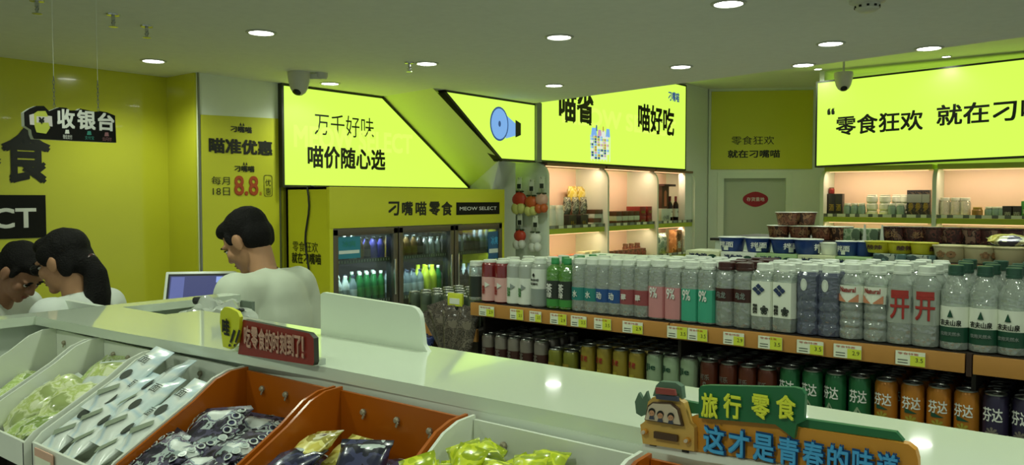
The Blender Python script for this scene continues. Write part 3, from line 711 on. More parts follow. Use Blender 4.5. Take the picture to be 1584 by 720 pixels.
# cartoon van sign, cropped by the bottom of the picture
YV = .955
t = empty('van_sign', (-.37, YV, TOP - .02), 'cut-out counter sign with a cartoon camper van and green and ochre banners', 'sign')
PV = (Vector((.37, 0, -TOP + .02)), VX, VZ, -VY)
def vq(px, py): q = on(px, py, Y=YV); return (q.x, q.z)
mat('van_green', '226a3e', .4); mat('van_ochre', 'cc8c2c', .4); mat('van_cream', 'c8a050', .4); mat('sky_ink', '4aa8dc', .4); mat('lemon_ink', 'e2ea40', .4); mat('cocoa_ink', '4a3420', .5); mat('tree_ink', '54705a', .5)
def vlayer(name, items):
    b = B()
    for pts, m, k, th in items:
        b.prism([vq(*p) for p in pts][::-1], (PV[0] - VY * k, *PV[1:]), m, th)
    bmesh.ops.recalc_face_normals(b.bm, faces=b.bm.faces[:]); return b.build(name, t)
vlayer('ochre_banner', [([(1070, 645), (1090, 640), (1385, 684), (1405, 688), (1416, 697), (1420, 712), (1421, 745), (1070, 698)], 'van_ochre', .0, .012), ([(1040, 618), (1090, 628), (1385, 670), (1397, 684), (1090, 642), (1040, 640)], 'van_green', -.003, .008)])
vlayer('green_bubble', [([(1085, 601), (1088, 596), (1100, 595), (1232, 598), (1244, 601), (1249, 609), (1247, 650), (1236, 655), (1232, 677), (1203, 655), (1085, 645)], 'van_green', .008, .008)])
vlayer('van', [([(996, 655), (1003, 650), (1008, 620), (1015, 613), (1050, 612), (1063, 622), (1072, 652), (1079, 660), (1079, 696), (1000, 684)], 'van_cream', .010, .012),
               ([(1017, 596), (1023, 590), (1047, 592), (1056, 598), (1058, 617), (1012, 612)], 'tree_ink', .004, .01), ([(1023, 597), (1052, 600), (1054, 609), (1023, 606)], mat('dull_red_ink', '8e4038', .5), .016, .004), ([(1023, 608), (1057, 611), (1058, 618), (1024, 614)], mat('slate_ink', '3a4050', .5), .016, .004),
               ([(982, 622), (988, 608), (994, 618), (1000, 606), (1004, 622), (1004, 640), (992, 645), (984, 640)], 'tree_ink', .0, .006)])
vlayer('windscreen', [([(1006, 646), (1011, 624), (1018, 619), (1047, 620), (1058, 629), (1065, 656)], 'cocoa_ink', .016, .004), ([(1008, 645), (1013, 626), (1019, 621), (1046, 622), (1056, 631), (1062, 653)], mat('screen_pale', 'c6b69c', .4), .018, .003)])
b = B()
for cx, cy, m in ((1019, 634, 'skin'), (1032, 638, 'skin'), (1048, 641, 'skin')):
    for rx, ry, yy, mm, k in ((5.2, 5.6, -1.4, 'black_ink', .0192), (4.2, 4.4, 1.0, m, .0196)):
        b.flat([vq(cx + rx * math.cos(a), cy + yy + ry * math.sin(a)) for a in [2 * PI * q / 14 for q in range(14)]][::-1], PV, mm, k)
    for dx in (-1.6, 1.6): b.flat([vq(cx + dx + .5 * math.cos(a), cy + 1 + .7 * math.sin(a)) for a in [2 * PI * q / 6 for q in range(6)]][::-1], PV, 'black_ink', .0199)
    b.flat([vq(cx - 4.5, cy + 10), vq(cx + 4.5, cy + 11), vq(cx + 3, cy + 5.5), vq(cx - 3, cy + 5)], PV, 'slate_ink', .0194)
b.build('passenger_print', t)
vlayer('grille', [([(1020, 664), (1056, 670), (1056, 680), (1020, 674)], 'cocoa_ink', .016, .004)])
for cx, cy in ((1004.5, 665), (1070, 678)):
    vlayer('headlight', [([(cx + 4.6 * math.cos(a), cy + 4.6 * math.sin(a)) for a in [2 * PI * q / 16 for q in range(16)]], 'van_ochre', .016, .004), ([(cx + 3 * math.cos(a), cy + 3 * math.sin(a)) for a in [2 * PI * q / 16 for q in range(16)]], 'screen_pale', .018, .003)])
for cx, cy in ((1013, 684), (1063, 694)): vlayer('wheel', [([(cx - 5, cy - 3), (cx + 5, cy - 2), (cx + 5, cy + 6), (cx - 5, cy + 4)], 'black_ink', .006, .008)])
b = B()
for i, (ch, x0, x1) in enumerate((('旅', 1091, 1117), ('行', 1125, 1153), ('零', 1168, 1197), ('食', 1206, 1237))):
    ya = 604 + (x0 - 1091) * .02; p0 = vq(x0, ya + 38); p1 = vq(x1, ya); b.text(ch, PV, p0[0], p0[1], p1[0] - p0[0], vq(x0, ya)[1] - p0[1], 'lemon_ink', .012, .035)
for i, ch in enumerate('这才是青春的味道'):
    x0 = 1092 + i * 38.2; x1 = x0 + 33; ya = 655 + (x0 - 1092) * .155; p0 = vq(x0, ya + 42); p1 = vq(x1, ya)
    b.text(ch, PV, p0[0] - .0015, p0[1] - .0015, p1[0] - p0[0] + .003, vq(x0, ya)[1] - p0[1] + .003, mat('blue_edge', '1d4f80', .4), .004, .05)
    b.text(ch, PV, p0[0], p0[1], p1[0] - p0[0], vq(x0, ya)[1] - p0[1], 'sky_ink', .008, .03)
b.build('lettering', t)
b = B(); b.prism([vq(*p) for p in ((996, 684), (1082, 700), (1421, 752), (1421, 762), (1082, 712), (996, 694))][::-1], (PV[0] - VY * .004, *PV[1:]), 'white_plastic', .02); bmesh.ops.recalc_face_normals(b.bm, faces=b.bm.faces[:]); b.build('stand', t)

# ------------------------------------------------------------------ drinks island
IY = 2.27; SH = 1.315
t = empty('drinks_island', (-.85, 2.75, 0), 'long drinks display island with orange shelf edge and a dark lower shelf', 'display stand')
b = B(); IX0, IX1 = -1.98, .06; mid = (IX0 + IX1) / 2 + .85; wid = IX1 - IX0
b.box((mid, -.13, SH - .012), (wid, .68, .024), 'shelf_dark'); b.build('bottle_shelf', t)
for x0, x1, n in ((IX0, -1.165, 0), (-1.160, -.352, 1), (-.335, IX1, 2)):
    b = B(); b.box(((x0 + x1) / 2 + .85, -.487, SH - .024), (x1 - x0, .014, .048), 'orange_board', bev=.003); b.build('shelf_edge', t)
b = B(); b.box((-.343 + .85, -.485, SH - .026), (.012, .02, .056), mat('bracket_brown', '3a241a', .4)); b.build('bracket', t)
LOW = 1.07
b = B(); b.box((mid, -.13, LOW - .012), (wid, .68, .024), 'shelf_dark'); b.build('can_shelf', t)
b = B(); b.box((mid, .20, .53), (wid, .02, 1.06), 'shelf_dark'); b.box((mid, -.45, .53), (wid, .02, 1.06), 'shelf_dark')
b.box((mid, .10, 1.19), (wid, .012, .24), 'shelf_dark')
for x in (IX0 + .005, -1.1625, -.343, IX1 - .005): b.box((x + .85, -.12, 1.17), (.010, .60, .22), 'shelf_dark')
b.build('carcass', t)
b = B(); b.box((mid, .20, 1.445), (wid, .42, .014), 'panel_white'); b.box((mid, .0, 1.38), (wid, .012, .14), 'panel_white'); b.box((mid, .40, 1.25), (wid, .012, .40), 'panel_white'); b.build('rear_tier', t)

# price tags along the orange edge
TAGS = [(742, 765, 0), (790, 810, 1), (820, 838, 0), (852, 877, 1), (884, 908, 0), (920, 946, 1), (964, 995, 0), (1033, 1064, 1), (1065, 1095, 1), (1120, 1152, 0), (1174, 1211, 1), (1234, 1275, 0), (1291, 1334, 0), (1387, 1433, 0)]
for i, (a, c, k) in enumerate(TAGS):
    p0, p1 = on(a, 490, Y=2.254), on(c, 490, Y=2.254); x = (p0.x + p1.x) / 2; ww = p1.x - p0.x
    zz = 1.290
    t = empty('price_tag', (x, 2.2535, zz), 'yellow and white price tag, %s from the cooler end of the orange edge' % ORD[i], 'price tag', 'price tags on the orange edge')
    b = B(); b.box((0, -.002, 0), (ww, .003, .036), 'tag_white'); b.build('card', t)
    b = B(); P = (Vector((0, -.0036, 0)), VX, VZ, -VY)
    b.flat([(0.0, -.018), (ww / 2, -.018), (ww / 2, .018 - .010 * (1 - k)), (0.0, .018 - .010 * (1 - k))], P, 'tag_yellow', .0004)
    for q in range(2): b.flat([(-ww * .42, -.006 - .007 * q), (-ww * .08, -.006 - .007 * q), (-ww * .08, -.0035 - .007 * q), (-ww * .42, -.0035 - .007 * q)], P, 'grey_metal', .0006)
    b.text('零食特惠', P, -ww * .42, .009, ww * .7, .006, 'red_ink', .0006, .0); b.text('3.5' if i % 3 else '2.9', P, ww * .18, -.008, ww * .25, .011, 'black_ink', .0008, .0)
    b.build('printing', t)

# --- drinks: one of each kind is built, then copied
WATER = clear('water_clear', 'e4ece6', .09, .68, .7, 'e4ece2', 75); PET = clear('pet_clear', 'e8f0ea', .09, .70, .7, 'e4ece2', 60)
def rib(r, z0, z1, n, d):
    out = []
    for k in range(n):
        a = z0 + (z1 - z0) * k / n; h = (z1 - z0) / n
        out += [(r, a), (r, a + h * .45), (r - d, a + h * .62), (r - d, a + h * .85)]
    return out + [(r, z1)]
def bottle(name, label, group, h=.20, r=.033, body='water_clear', cap='white_plastic', sleeve=None, z0=.3, z1=.75, sq=0.0, shoulder=.76, ribs=0, prints=(), bands=None, neck=.4, cap_h=.10, cap_r=.46):
    """prints: (text, zc, w, h, material, angle); bands: (z0, z1, material) wrapped sleeves"""
    t = empty(name, (0, 0, 0), label, 'bottle', group)
    b = B(); ys = h * (1 - cap_h)
    pr = [(r * .80, .0), (r * .97, .004), (r, .012)]
    pr += rib(r, .016, h * shoulder, ribs, r * .06) if ribs else [(r, h * .3), (r, h * shoulder)]
    pr += [(r * .97, h * (shoulder + .03)), (r * .80, h * (shoulder + .075)), (r * (neck + .12), ys - .008), (r * neck, ys - .002), (r * neck, ys)]
    b.lathe(pr, body, 22, sq=sq); b.build('body', t)
    b = B(); cr = r * cap_r
    b.lathe([(cr, ys - .004), (cr * 1.04, ys - .003), (cr * 1.04, ys + .003), (cr, ys + .004), (cr, h - .002), (cr * .92, h), (0, h)], cap, 20); b.build('cap', t)
    for (a, c, m) in (bands or ([(z0, z1, sleeve)] if sleeve else [])):
        b = B(); rr = r * 1.012
        b.lathe([(rr, h * a), (rr, h * c)], m, 22, sq=sq)
        for (s, zc, pw, ph, pm, ang) in prints:
            if a <= zc <= c: 
                rr2 = rr if not sq else rr * 1.0
                if s == '#': b.wrap('■', rr2, h * zc, pw, ph, pm, ang, .0006, .0, sq)
                else: b.wrap(s, rr2, h * zc, pw, ph, pm, ang, .0014, .02, sq)
        b.build('sleeve', t)
    return t
mat('sleeve_pink', 'd9a9a4', .35); mat('sleeve_red', '8e1f22', .3); mat('sleeve_white', 'dde2d6', .35); mat('sleeve_grey', '8d9690', .35); mat('sleeve_dark', '2b322c', .35)
mat('sleeve_green', '3f8a3c', .35); mat('sleeve_teal', '2b7e78', .35); mat('sleeve_blue', '264f8c', .35); mat('sleeve_rose', '93484c', .35); mat('peach_pink', 'c68688', .35); mat('mint', '3fa283', .35); mat('navy_ink', '2c3a5e', .4)
mat('paper_white', 'e6ead9', .45); mat('deep_green', '1e4a36', .35); mat('cap_green', '2d5040', .35); mat('cap_brown', '40201c', .4); mat('cap_bright', '2f8a4c', .35); mat('orange_soft', 'd08a66', .4); mat('brick_ink', 'a8322c', .4)
clear('green_drink', 'a8d884', .10, .5, .5, '6cae48', 80); clear('violet_drink', 'a4aabc', .10, .5, .6, '727892', 70); clear('pale_drink', 'd6dccf', .06, .35, .3, 'c2c8bc'); clear('red_drink', 'a03030', .06, .3, .3, '8e2226')
FR = -PI / 2 - .15            # prints face the aisle
KINDS = {
 'jar':   dict(h=.150, r=.030, body='pet_clear', sleeve='sleeve_dark', z0=.10, z1=.62, shoulder=.80, neck=.8, cap_r=.9),
 'red':   dict(h=.158, r=.031, body='red_drink', bands=[(.04, .60, 'sleeve_pink')], shoulder=.86, neck=.7, cap_r=.78, prints=[('▶', .42, .018, .022, 'sleeve_white', FR + .5), ('果茶', .30, .014, .034, 'brick_ink', FR)]),
 'white': dict(h=.160, r=.031, body='pale_drink', bands=[(.04, .62, 'sleeve_white')], shoulder=.86, neck=.7, cap_r=.78, prints=[('▶', .42, .018, .022, 'sleeve_grey', FR + .5), ('乳茶', .30, .014, .034, 'sleeve_green', FR)]),
 'grey':  dict(h=.175, r=.033, body='pale_drink', bands=[(.04, .38, 'sleeve_grey'), (.38, .78, 'sleeve_white')], shoulder=.80, neck=.55, cap_r=.62, prints=[('TEA LEAVES', .56, .040, .008, 'black_ink', FR), ('♠', .66, .010, .014, 'black_ink', FR), ('东方树叶', .48, .034, .009, 'black_ink', FR)]),
 'green': dict(h=.178, r=.031, body='green_drink', cap='cap_bright', bands=[(.06, .20, 'sleeve_green'), (.20, .56, 'sleeve_dark')], shoulder=.74, prints=[('茶', .42, .026, .030, 'white_ink', FR), ('绿', .28, .022, .020, 'white_ink', FR)]),
 'teal':  dict(h=.182, r=.032, body='water_clear', bands=[(.22, .46, 'sleeve_teal')], shoulder=.82, neck=.6, cap_r=.72, prints=[('水', .34, .02, .024, 'white_ink', FR)]),
 'blue':  dict(h=.184, r=.032, body='water_clear', bands=[(.22, .46, 'sleeve_blue')], shoulder=.82, neck=.6, cap_r=.72, prints=[('动', .34, .02, .024, 'white_ink', FR)]),
 'rose':  dict(h=.186, r=.032, body='water_clear', bands=[(.22, .48, 'sleeve_rose')], shoulder=.82, neck=.6, cap_r=.72, prints=[('莓', .34, .02, .024, 'white_ink', FR)]),
 'pink9': dict(h=.190, r=.032, body='water_clear', bands=[(.04, .56, 'peach_pink')], shoulder=.80, neck=.6, cap_r=.72, sq=.35, prints=[('9%', .46, .026, .034, 'white_ink', FR)]),
 'mint9': dict(h=.190, r=.032, body='water_clear', bands=[(.04, .56, 'mint')], shoulder=.80, neck=.6, cap_r=.72, sq=.35, prints=[('9%', .46, .026, .034, 'white_ink', FR)]),
 'dark':  dict(h=.194, r=.033, body='pet_clear', cap='cap_brown', bands=[(.40, .60, 'cap_brown')], shoulder=.78, neck=.6, cap_r=.78, prints=[('乌龙', .5, .03, .02, 'sleeve_grey', FR)]),
 'butterfly': dict(h=.196, r=.035, body='pet_clear', bands=[(.22, .74, 'paper_white')], sq=.6, shoulder=.80, neck=.6, cap_r=.66, prints=[('❖', .62, .034, .034, 'navy_ink', FR), ('花草茶', .33, .012, .030, 'black_ink', FR - .25), ('❀', .32, .02, .026, 'sleeve_dark', FR + .45)]),
 'violet': dict(h=.200, r=.034, body='violet_drink', bands=[(.60, .82, 'violet_drink')], ribs=5, shoulder=.82, neck=.55, cap_r=.66, prints=[('◉', .72, .018, .034, 'sleeve_white', FR)]),
 'orange': dict(h=.206, r=.034, body='water_clear', bands=[(.50, .72, 'paper_white')], ribs=6, shoulder=.74, neck=.5, cap_r=.62, prints=[('Natural', .67, .042, .014, 'brick_ink', FR), ('◢', .56, .026, .022, 'orange_soft', FR + .45), ('◣', .56, .026, .022, 'orange_soft', FR - .45)]),
 'figure': dict(h=.210, r=.035, body='water_clear', bands=[(.28, .72, 'pale_drink')], ribs=0, shoulder=.74, neck=.5, cap_r=.6, sq=.25, prints=[('开', .48, .044, .062, 'brick_ink', FR + .2), ('▬', .66, .040, .014, 'brick_ink', FR + .2), ('纯净水', .52, .010, .044, 'sleeve_grey', FR - .75)]),
 'spring': dict(h=.216, r=.035, body='water_clear', cap='cap_green', bands=[(.10, .28, 'deep_green'), (.28, .52, 'paper_white')], shoulder=.66, neck=.40, cap_r=.52, prints=[('农夫山泉', .33, .050, .016, 'black_ink', FR), ('▲', .44, .013, .020, 'deep_green', FR), ('饮用天然水', .20, .046, .010, 'sleeve_grey', FR)]),
}
DESC = {'jar': 'small clear bottle with dark tea', 'red': 'red drink bottle in pink sleeve', 'white': 'milky drink bottle in white sleeve', 'grey': 'white and grey sleeved tea bottle', 'green': 'green tea bottle with dark label',
        'teal': 'clear bottle with teal band', 'blue': 'clear bottle with blue band', 'rose': 'clear bottle with dull rose band', 'pink9': 'pink sleeved bottle marked 9%', 'mint9': 'mint green sleeved bottle marked 9%', 'dark': 'clear bottle with dark brown cap',
        'butterfly': 'square bottle with blue flower label', 'violet': 'slate violet ribbed bottle', 'orange': 'ribbed water bottle with orange-marked label', 'figure': 'clear bottle with red emblem', 'spring': 'green-capped water bottle'}
FRONT = [('jar', 738), ('red', 758), ('red', 778), ('white', 797), ('white', 815), ('grey', 836), ('green', 859), ('green', 878), ('teal', 899), ('teal', 918), ('blue', 936), ('blue', 955), ('rose', 974), ('rose', 996),
         ('pink9', 1020), ('pink9', 1045), ('mint9', 1071), ('mint9', 1097), ('dark', 1124), ('dark', 1152), ('butterfly', 1183), ('butterfly', 1217), ('violet', 1252), ('violet', 1285), ('orange', 1319), ('orange', 1357), ('figure', 1395), ('figure', 1433), ('spring', 1478), ('spring', 1523), ('spring', 1568), ('spring', 1616)]
proto = {}; count = {}
total = {k: sum(1 for q, _ in FRONT if q == k) for k in KINDS}
pos = {}
for k, px in FRONT:
    count[k] = count.get(k, 0) + 1
    x0 = on(px, 470, Y=2.318).x
    for row in range(4):
        y = 2.318 + row * .078; x = x0 + (.010 * math.sin(px * 1.7 + row * 2.1) if row else 0)
        which = ('front row', 'second row', 'third row', 'back row')[row]
        sib = ('%s of its kind along the shelf' % ORD[count[k] - 1]) if total[k] > 1 else 'beside the green tea'
        lab = '%s, %s, %s' % (DESC[k], which, sib)
        z = SH + .0005
        if k not in proto:
            proto[k] = bottle('drink_bottle', lab, 'bottles on the drinks island', **KINDS[k]); proto[k].location = (x, y, z); proto[k].rotation_euler = (0, 0, 0)
        else:
            copy_tree(proto[k], (x, y, z), lab, (0 if row == 0 else .6 * math.sin(px + row * 3)) if row else .12 * math.sin(px), scale=(1, 1, 1 + .004 * math.sin(px * 3.1)))

# --- cans on the lower shelf
def can(label, h, r, base, prints, upper=None, tilt=0):
    t = empty('drink_can', (0, 0, 0), label, 'can', 'cans on the lower shelf')
    b = B(); b.lathe([(r * .78, 0), (r * .84, .002), (r * .98, .008), (r, .012), (r, h * .6), (r, h - .012), (r * .86, h - .004)], base, 22, mats=[base] * 4 + [upper or base] * 2)
    for (s, zc, pw, ph, pm, ang) in prints: b.wrap(s, r, h * zc, pw, ph, pm, ang, .0008, .02)
    b.build('body', t)
    b = B(); b.lathe([(r * .86, h - .004), (r * .88, h - .0005), (r * .84, h + .001), (r * .80, h - .002), (0, h - .0025)], 'can_silver', 22)
    b.box((0, .004, h - .001), (.012, .018, .0014), 'can_silver', bev=.0005); b.build('lid', t)
    return t
mat('can_wine', '4a2c28', .3, .3); mat('can_olive', '7a7a2c', .3, .3); mat('can_gold', 'a08a34', .3, .3); mat('can_pale', '9cb090', .3, .3); mat('can_rust', '5e2c1c', .3, .3); mat('can_green', '2a6e42', .3, .3); mat('can_orange', 'c07a28', .3, .3); mat('can_purple', '38304c', .3, .3); mat('can_lime', 'b4a23c', .3, .3); mat('can_rim_brown', '8a8078', .3, .4)
CK = {'wine': ('dark wine red can with pale top band', .120, .028, 'can_wine', [('茶', .45, .022, .034, 'can_rim_brown', FR)], 'can_rim_brown'),
      'olive': ('short olive green can', .100, .029, 'can_olive', [('▬', .45, .03, .02, 'can_gold', FR)], None),
      'gold': ('gold yellow can with red mark', .128, .028, 'can_gold', [('王老', .66, .030, .020, 'brick_ink', FR), ('▰', .3, .02, .03, 'can_lime', FR)], None),
      'pale': ('pale green can with dark script', .130, .029, 'can_pale', [('Jie', .66, .036, .026, 'deep_green', FR)], None),
      'rust': ('rusty brown can with pale script', .130, .029, 'can_rust', [('可乐', .62, .030, .018, 'can_rim_brown', FR), ('§', .36, .014, .04, 'can_rim_brown', FR)], None),
      'green': ('green soda can with white lettering', .142, .029, 'can_green', [('芬达', .62, .046, .036, 'white_ink', FR), ('◭', .34, .026, .024, 'can_pale', FR)], None),
      'orange': ('orange soda can with white lettering', .142, .029, 'can_orange', [('芬达', .64, .046, .034, 'white_ink', FR), ('◣', .50, .03, .014, 'deep_green', FR), ('❋', .30, .034, .034, 'can_lime', FR)], None),
      'purple': ('dark purple soda can with white lettering', .142, .029, 'can_purple', [('芬达', .64, .046, .036, 'white_ink', FR), ('❋', .32, .03, .03, 'can_rim_brown', FR)], None)}
CANS = [('wine', 757), ('wine', 777), ('wine', 797), ('wine', 816), ('wine', 838), ('olive', 861), ('olive', 884), ('gold', 911), ('gold', 936), ('gold', 961), ('gold', 986), ('pale', 1014), ('pale', 1040), ('pale', 1067), ('rust', 1098), ('rust', 1128), ('rust', 1158), ('rust', 1188),
        ('green', 1223), ('green', 1258), ('green', 1294), ('green', 1331), ('orange', 1372), ('orange', 1413), ('orange', 1454), ('orange', 1497), ('purple', 1542), ('purple', 1589)]
cp = {}; cc = {}
for k, px in CANS:
    cc[k] = cc.get(k, 0) + 1; x0 = on(px, 560, Y=2.335).x
    for row in range(4):
        y = 2.335 + row * .066; x = x0 + (.006 * math.sin(px + row) if row else 0)
        lab = '%s, %s, %s of its kind along' % (CK[k][0], ('front row', 'second row', 'third row', 'back row')[row], ORD[cc[k] - 1])
        if k not in cp: cp[k] = can(lab, *CK[k][1:5], upper=CK[k][5]); cp[k].location = (x, y, LOW + .0005)
        else: copy_tree(cp[k], (x, y, LOW + .0005), lab, .2 * math.sin(px * 2.3) if row == 0 else math.sin(px * 1.3 + row) * 2)

# --- rear tier of the island: noodle boxes and bowls
mat('box_cream', 'd8dcae', .5); mat('box_green', 'a8c88a', .5); mat('lid_white', 'dfe2d4', .4); mat('bowl_blue', '1f3a7c', .35); mat('bowl_yellow', 'c2b828', .35); mat('bowl_cream', 'c8bc92', .4); mat('bowl_brown', '7a4a34', .4); mat('bowl_maroon', '4c2a26', .4); mat('bowl_tan', 'a07850', .4)
def bowl(label, r, h, m, group, txt=None, tm='white_ink', lid='lid_white', name='noodle_bowl', cat='noodle bowl', collar=None):
    t = empty(name, (0, 0, 0), label, cat, group)
    b = B(); b.lathe([(r * .74, 0), (r * .78, .002), (r * .96, h * .88), (r, h * .9), (r * 1.03, h * .92), (r * 1.03, h * .97)], m, 24)
    if txt: b.wrap(txt, r * .90, h * .5, r * 1.1, h * .42, tm, FR, .0022, .02)
    if collar: b.wrap('■', r * .84, h * .24, r * .35, h * .3, collar, FR, .002, .0)
    b.build('cup', t)
    b = B(); b.lathe([(r * 1.03, h * .96), (r * 1.04, h * .985), (r * 1.0, h), (0, h)], lid, 24); b.build('lid', t)
    return t
def noodle_box(label, w_, d_, h_, m, txt, tm, blobs, loc, group, cat='box', name='noodle_box'):
    t = empty(name, loc, label, cat, group)
    b = B(); b.box((0, 0, h_ / 2), (w_, d_, h_), m, bev=.002); b.build('carton', t)
    b = B(); P = (Vector((0, -d_ / 2 - .0005, 0)), VX, VZ, -VY)
    for (x, z, r_, bm_) in blobs: b.flat([(x * w_ + r_ * math.cos(a), z * h_ + r_ * .7 * math.sin(a)) for a in [2 * PI * q / 14 for q in range(14)]], P, bm_, .0004)
    if txt: b.text(txt, P, -w_ * .40, h_ * .50, w_ * .55, h_ * .38, tm, .001, .03)
    b.build('printing', t); return t
RY = 2.72; RZ = 1.4525
xs = [(1060, 1113, 'box_cream'), (1114, 1168, 'paper_white'), (1169, 1232, 'box_green'), (1233, 1290, 'box_cream'), (1291, 1350, 'box_green')]
for i, (a, c, m) in enumerate(xs):
    x0, x1 = on(a, 390, Y=RY - .06).x, on(c, 390, Y=RY - .06).x
    noodle_box('pale noodle carton with dark lettering behind the bottles, %s from the cooler side' % ORD[i], x1 - x0 - .004, .12, .064, m, '迷你碗' if i < 3 else '炸酱面', 'navy_ink', [(.30, .62, .020, 'deep_green'), (.42, .35, .018, 'bowl_tan'), (-.42, .3, .012, 'bowl_maroon')], ((x0 + x1) / 2, RY, RZ), 'noodle cartons on the rear tier')
BZ = RZ + .0645
P_ = None
for i, px in enumerate((1133, 1174, 1214, 1250)):
    lab = 'blue noodle bowl standing on the pale cartons, %s from the door side' % ORD[i]; p = on(px, 375, Y=RY)
    if P_ is None: P_ = bowl(lab, .048, .050, 'bowl_blue', 'blue noodle bowls on the cartons', '拌面', 'white_ink', collar='lid_white'); P_.location = (p.x, RY, BZ)
    else: copy_tree(P_, (p.x, RY, BZ), lab, .5 * i)
for i, px in enumerate((1140, 1182, 1222)): copy_tree(P_, (on(px, 368, Y=RY + .1).x, RY + .105, BZ - .0645), 'blue noodle bowl behind the carton-top bowls, %s of the hidden row' % ORD[i], 1 + i)
wb = bowl('single white tub between the blue bowl groups', .034, .040, 'lid_white', None); wb.location = (on(1285, 380, Y=RY).x, RY, BZ)
for i, px in enumerate((1311, 1335)): copy_tree(P_, (on(px, 375, Y=RY + (.0)).x, RY + .02 * i, BZ), 'dark blue noodle bowl between white tub and yellow bowls, %s one' % ORD[i], 2.2 * i, scale=(.75, .75, .95))
for i, (a, c) in enumerate(((1350, 1400), (1402, 1448))):
    x0, x1 = on(a, 390, Y=RY - .06).x, on(c, 390, Y=RY - .06).x
    noodle_box('dark teal carton under the yellow bowls, %s one' % ORD[i], x1 - x0 - .003, .12, .078, blotch('teal_carton', ['4c6a66', '6f8a84', '3c504e', 'a8b0a0'], 24, .5), None, 'navy_ink', [], ((x0 + x1) / 2, RY, RZ), 'teal cartons under the yellow bowls')
Y_ = None
for i, px in enumerate((1360, 1393, 1428)):
    lab = 'yellow noodle bowl on the rear tier, %s of the yellow row' % ORD[i]; p = on(px, 380, Y=RY)
    if Y_ is None: Y_ = bowl(lab, .042, .036, 'bowl_yellow', 'yellow noodle bowls', '酸辣', 'bowl_maroon', lid='bowl_yellow'); Y_.location = (p.x, RY, BZ + .014)
    else: copy_tree(Y_, (p.x, RY, BZ + .014), lab, .7 * i)
C_ = None
for i, px in enumerate((1470, 1515, 1562, 1612)):
    lab = 'cream noodle tub on the rear tier, %s of the cream row' % ORD[i]; p = on(px, 390, Y=RY - .03)
    if C_ is None: C_ = bowl(lab, .049, .050, 'bowl_cream', 'cream noodle tubs', '❀❁', 'bowl_tan', lid='bowl_cream', name='noodle_tub', cat='noodle tub'); C_.location = (p.x, RY - .02, RZ + .060)
    else: copy_tree(C_, (p.x, RY - .02, RZ + .060), lab, .9 * i)
b = B(); b.box((0, 0, .030), (.36, .14, .058), 'shelf_dark'); b.box((0, -.071, .054), (.36, .004, .008), 'orange_soft'); tag(b.build('riser', None, (on(1540, 395, Y=RY).x, RY - .01, RZ)), 'dark low riser under the cream noodle tubs', 'riser')
pk = packet('noodle_packet', .11, .07, .03, 'straw_film', seed=61); tag(pk, 'flat tan snack packet lying on top of the cream tubs', 'snack pack'); pk.location = (on(1560, 365, Y=RY + .02).x, RY + .02, RZ + .128); pk.rotation_euler = (.1, 0, .2)
# teal bags right behind the green-capped bottles
for i, px in enumerate((1505, 1560)):
    o = packet('snack_bag', .10, .13, .04, blotch('teal_bag', ['2c6a78', '4a8a98', '1c3c44', 'a0b8b0'], 14, .3), seed=70 + i); tag(o, 'teal snack bag between green-capped bottles and cream tubs, %s one' % ORD[i], 'snack bag', 'teal snack bags'); o.location = (on(px, 410, Y=2.64).x, 2.635, 1.385); o.rotation_euler = (1.40, 0, .1)

# --- second island farther back with brown bowls
t = empty('noodle_island', (-.75, 3.95, 0), 'second display island with brown noodle bowls, behind the drinks island', 'display stand')
b = B(); b.box((-.05, 0, .75), (1.7, .55, 1.5), 'panel_white'); b.build('carcass', t)
b = B(); b.box((-.05, 0, 1.506), (1.74, .58, .012), 'shelf_dark'); b.build('top_board', t)
N_ = None
def brown(lab, x, y, z, rz):
    global N_
    if N_ is None: N_ = bowl(lab, .055, .062, blotch('bowl_print_brown', ['7a4634', '8e5a42', '5c3428', 'a87a58', '3f2620'], 30, .4), 'brown noodle bowls', '牛肉', 'bowl_tan'); N_.location = (x, y, z)
    else: copy_tree(N_, (x, y, z), lab, rz)
for i, px in enumerate((1205, 1238, 1272, 1300)): brown('brown noodle bowl in the bottom layer before the door, %s from the door side' % ORD[i], on(px, 370, Y=3.8).x, 3.8, 1.513, i)
for i, px in enumerate((1218, 1238)): brown('brown noodle bowl topmost of the pile before the door, %s one' % ORD[i], on(px, 350, Y=3.82).x, 3.82 + .06 * i, 1.576, 2 + i)
for i, (x, m) in enumerate(((1322, 'box_green'), (1350, 'sleeve_grey'))):
    noodle_box('pale green carton between two small white cards on the far island, %s one' % ORD[i], .07, .1, .055, blotch('green_carton', ['7c9a70', 'a8b894', '5a6e54'], 24, .5), None, 'navy_ink', [], (on(x, 370, Y=3.8).x, 3.8, 1.513), 'green cartons on the far island')
for i, x in enumerate((1337, 1364)):
    b = B(); b.prism([(-.008, 0), (.008, 0), (.003, .075), (-.003, .075)], (Vector((0, 0, 0)), VX, VZ, -VY), 'lid_white', .006); tag(b.build('card_holder', None, (on(x, 370, Y=3.72).x, 3.72, 1.513)), 'thin white card holder on the far island, %s from the door' % ORD[i], 'card holder')
D_ = None
for i, px in enumerate((1384, 1414, 1444, 1474, 1504, 1534, 1566)):
    lab = 'dark maroon noodle bowl on the far island, %s from the door side' % ORD[i]; x = on(px, 370, Y=3.8).x
    if D_ is None: D_ = bowl(lab, .052, .068, blotch('bowl_print_maroon', ['4c2a28', '3a2624', '6a3c34', '2a1e1e', '8a6a58'], 30, .4), 'maroon noodle bowls', '老坛', 'bowl_tan', lid='bowl_maroon'); D_.location = (x, 3.8, 1.513)
    else: copy_tree(D_, (x, 3.8, 1.513), lab, i * .8)

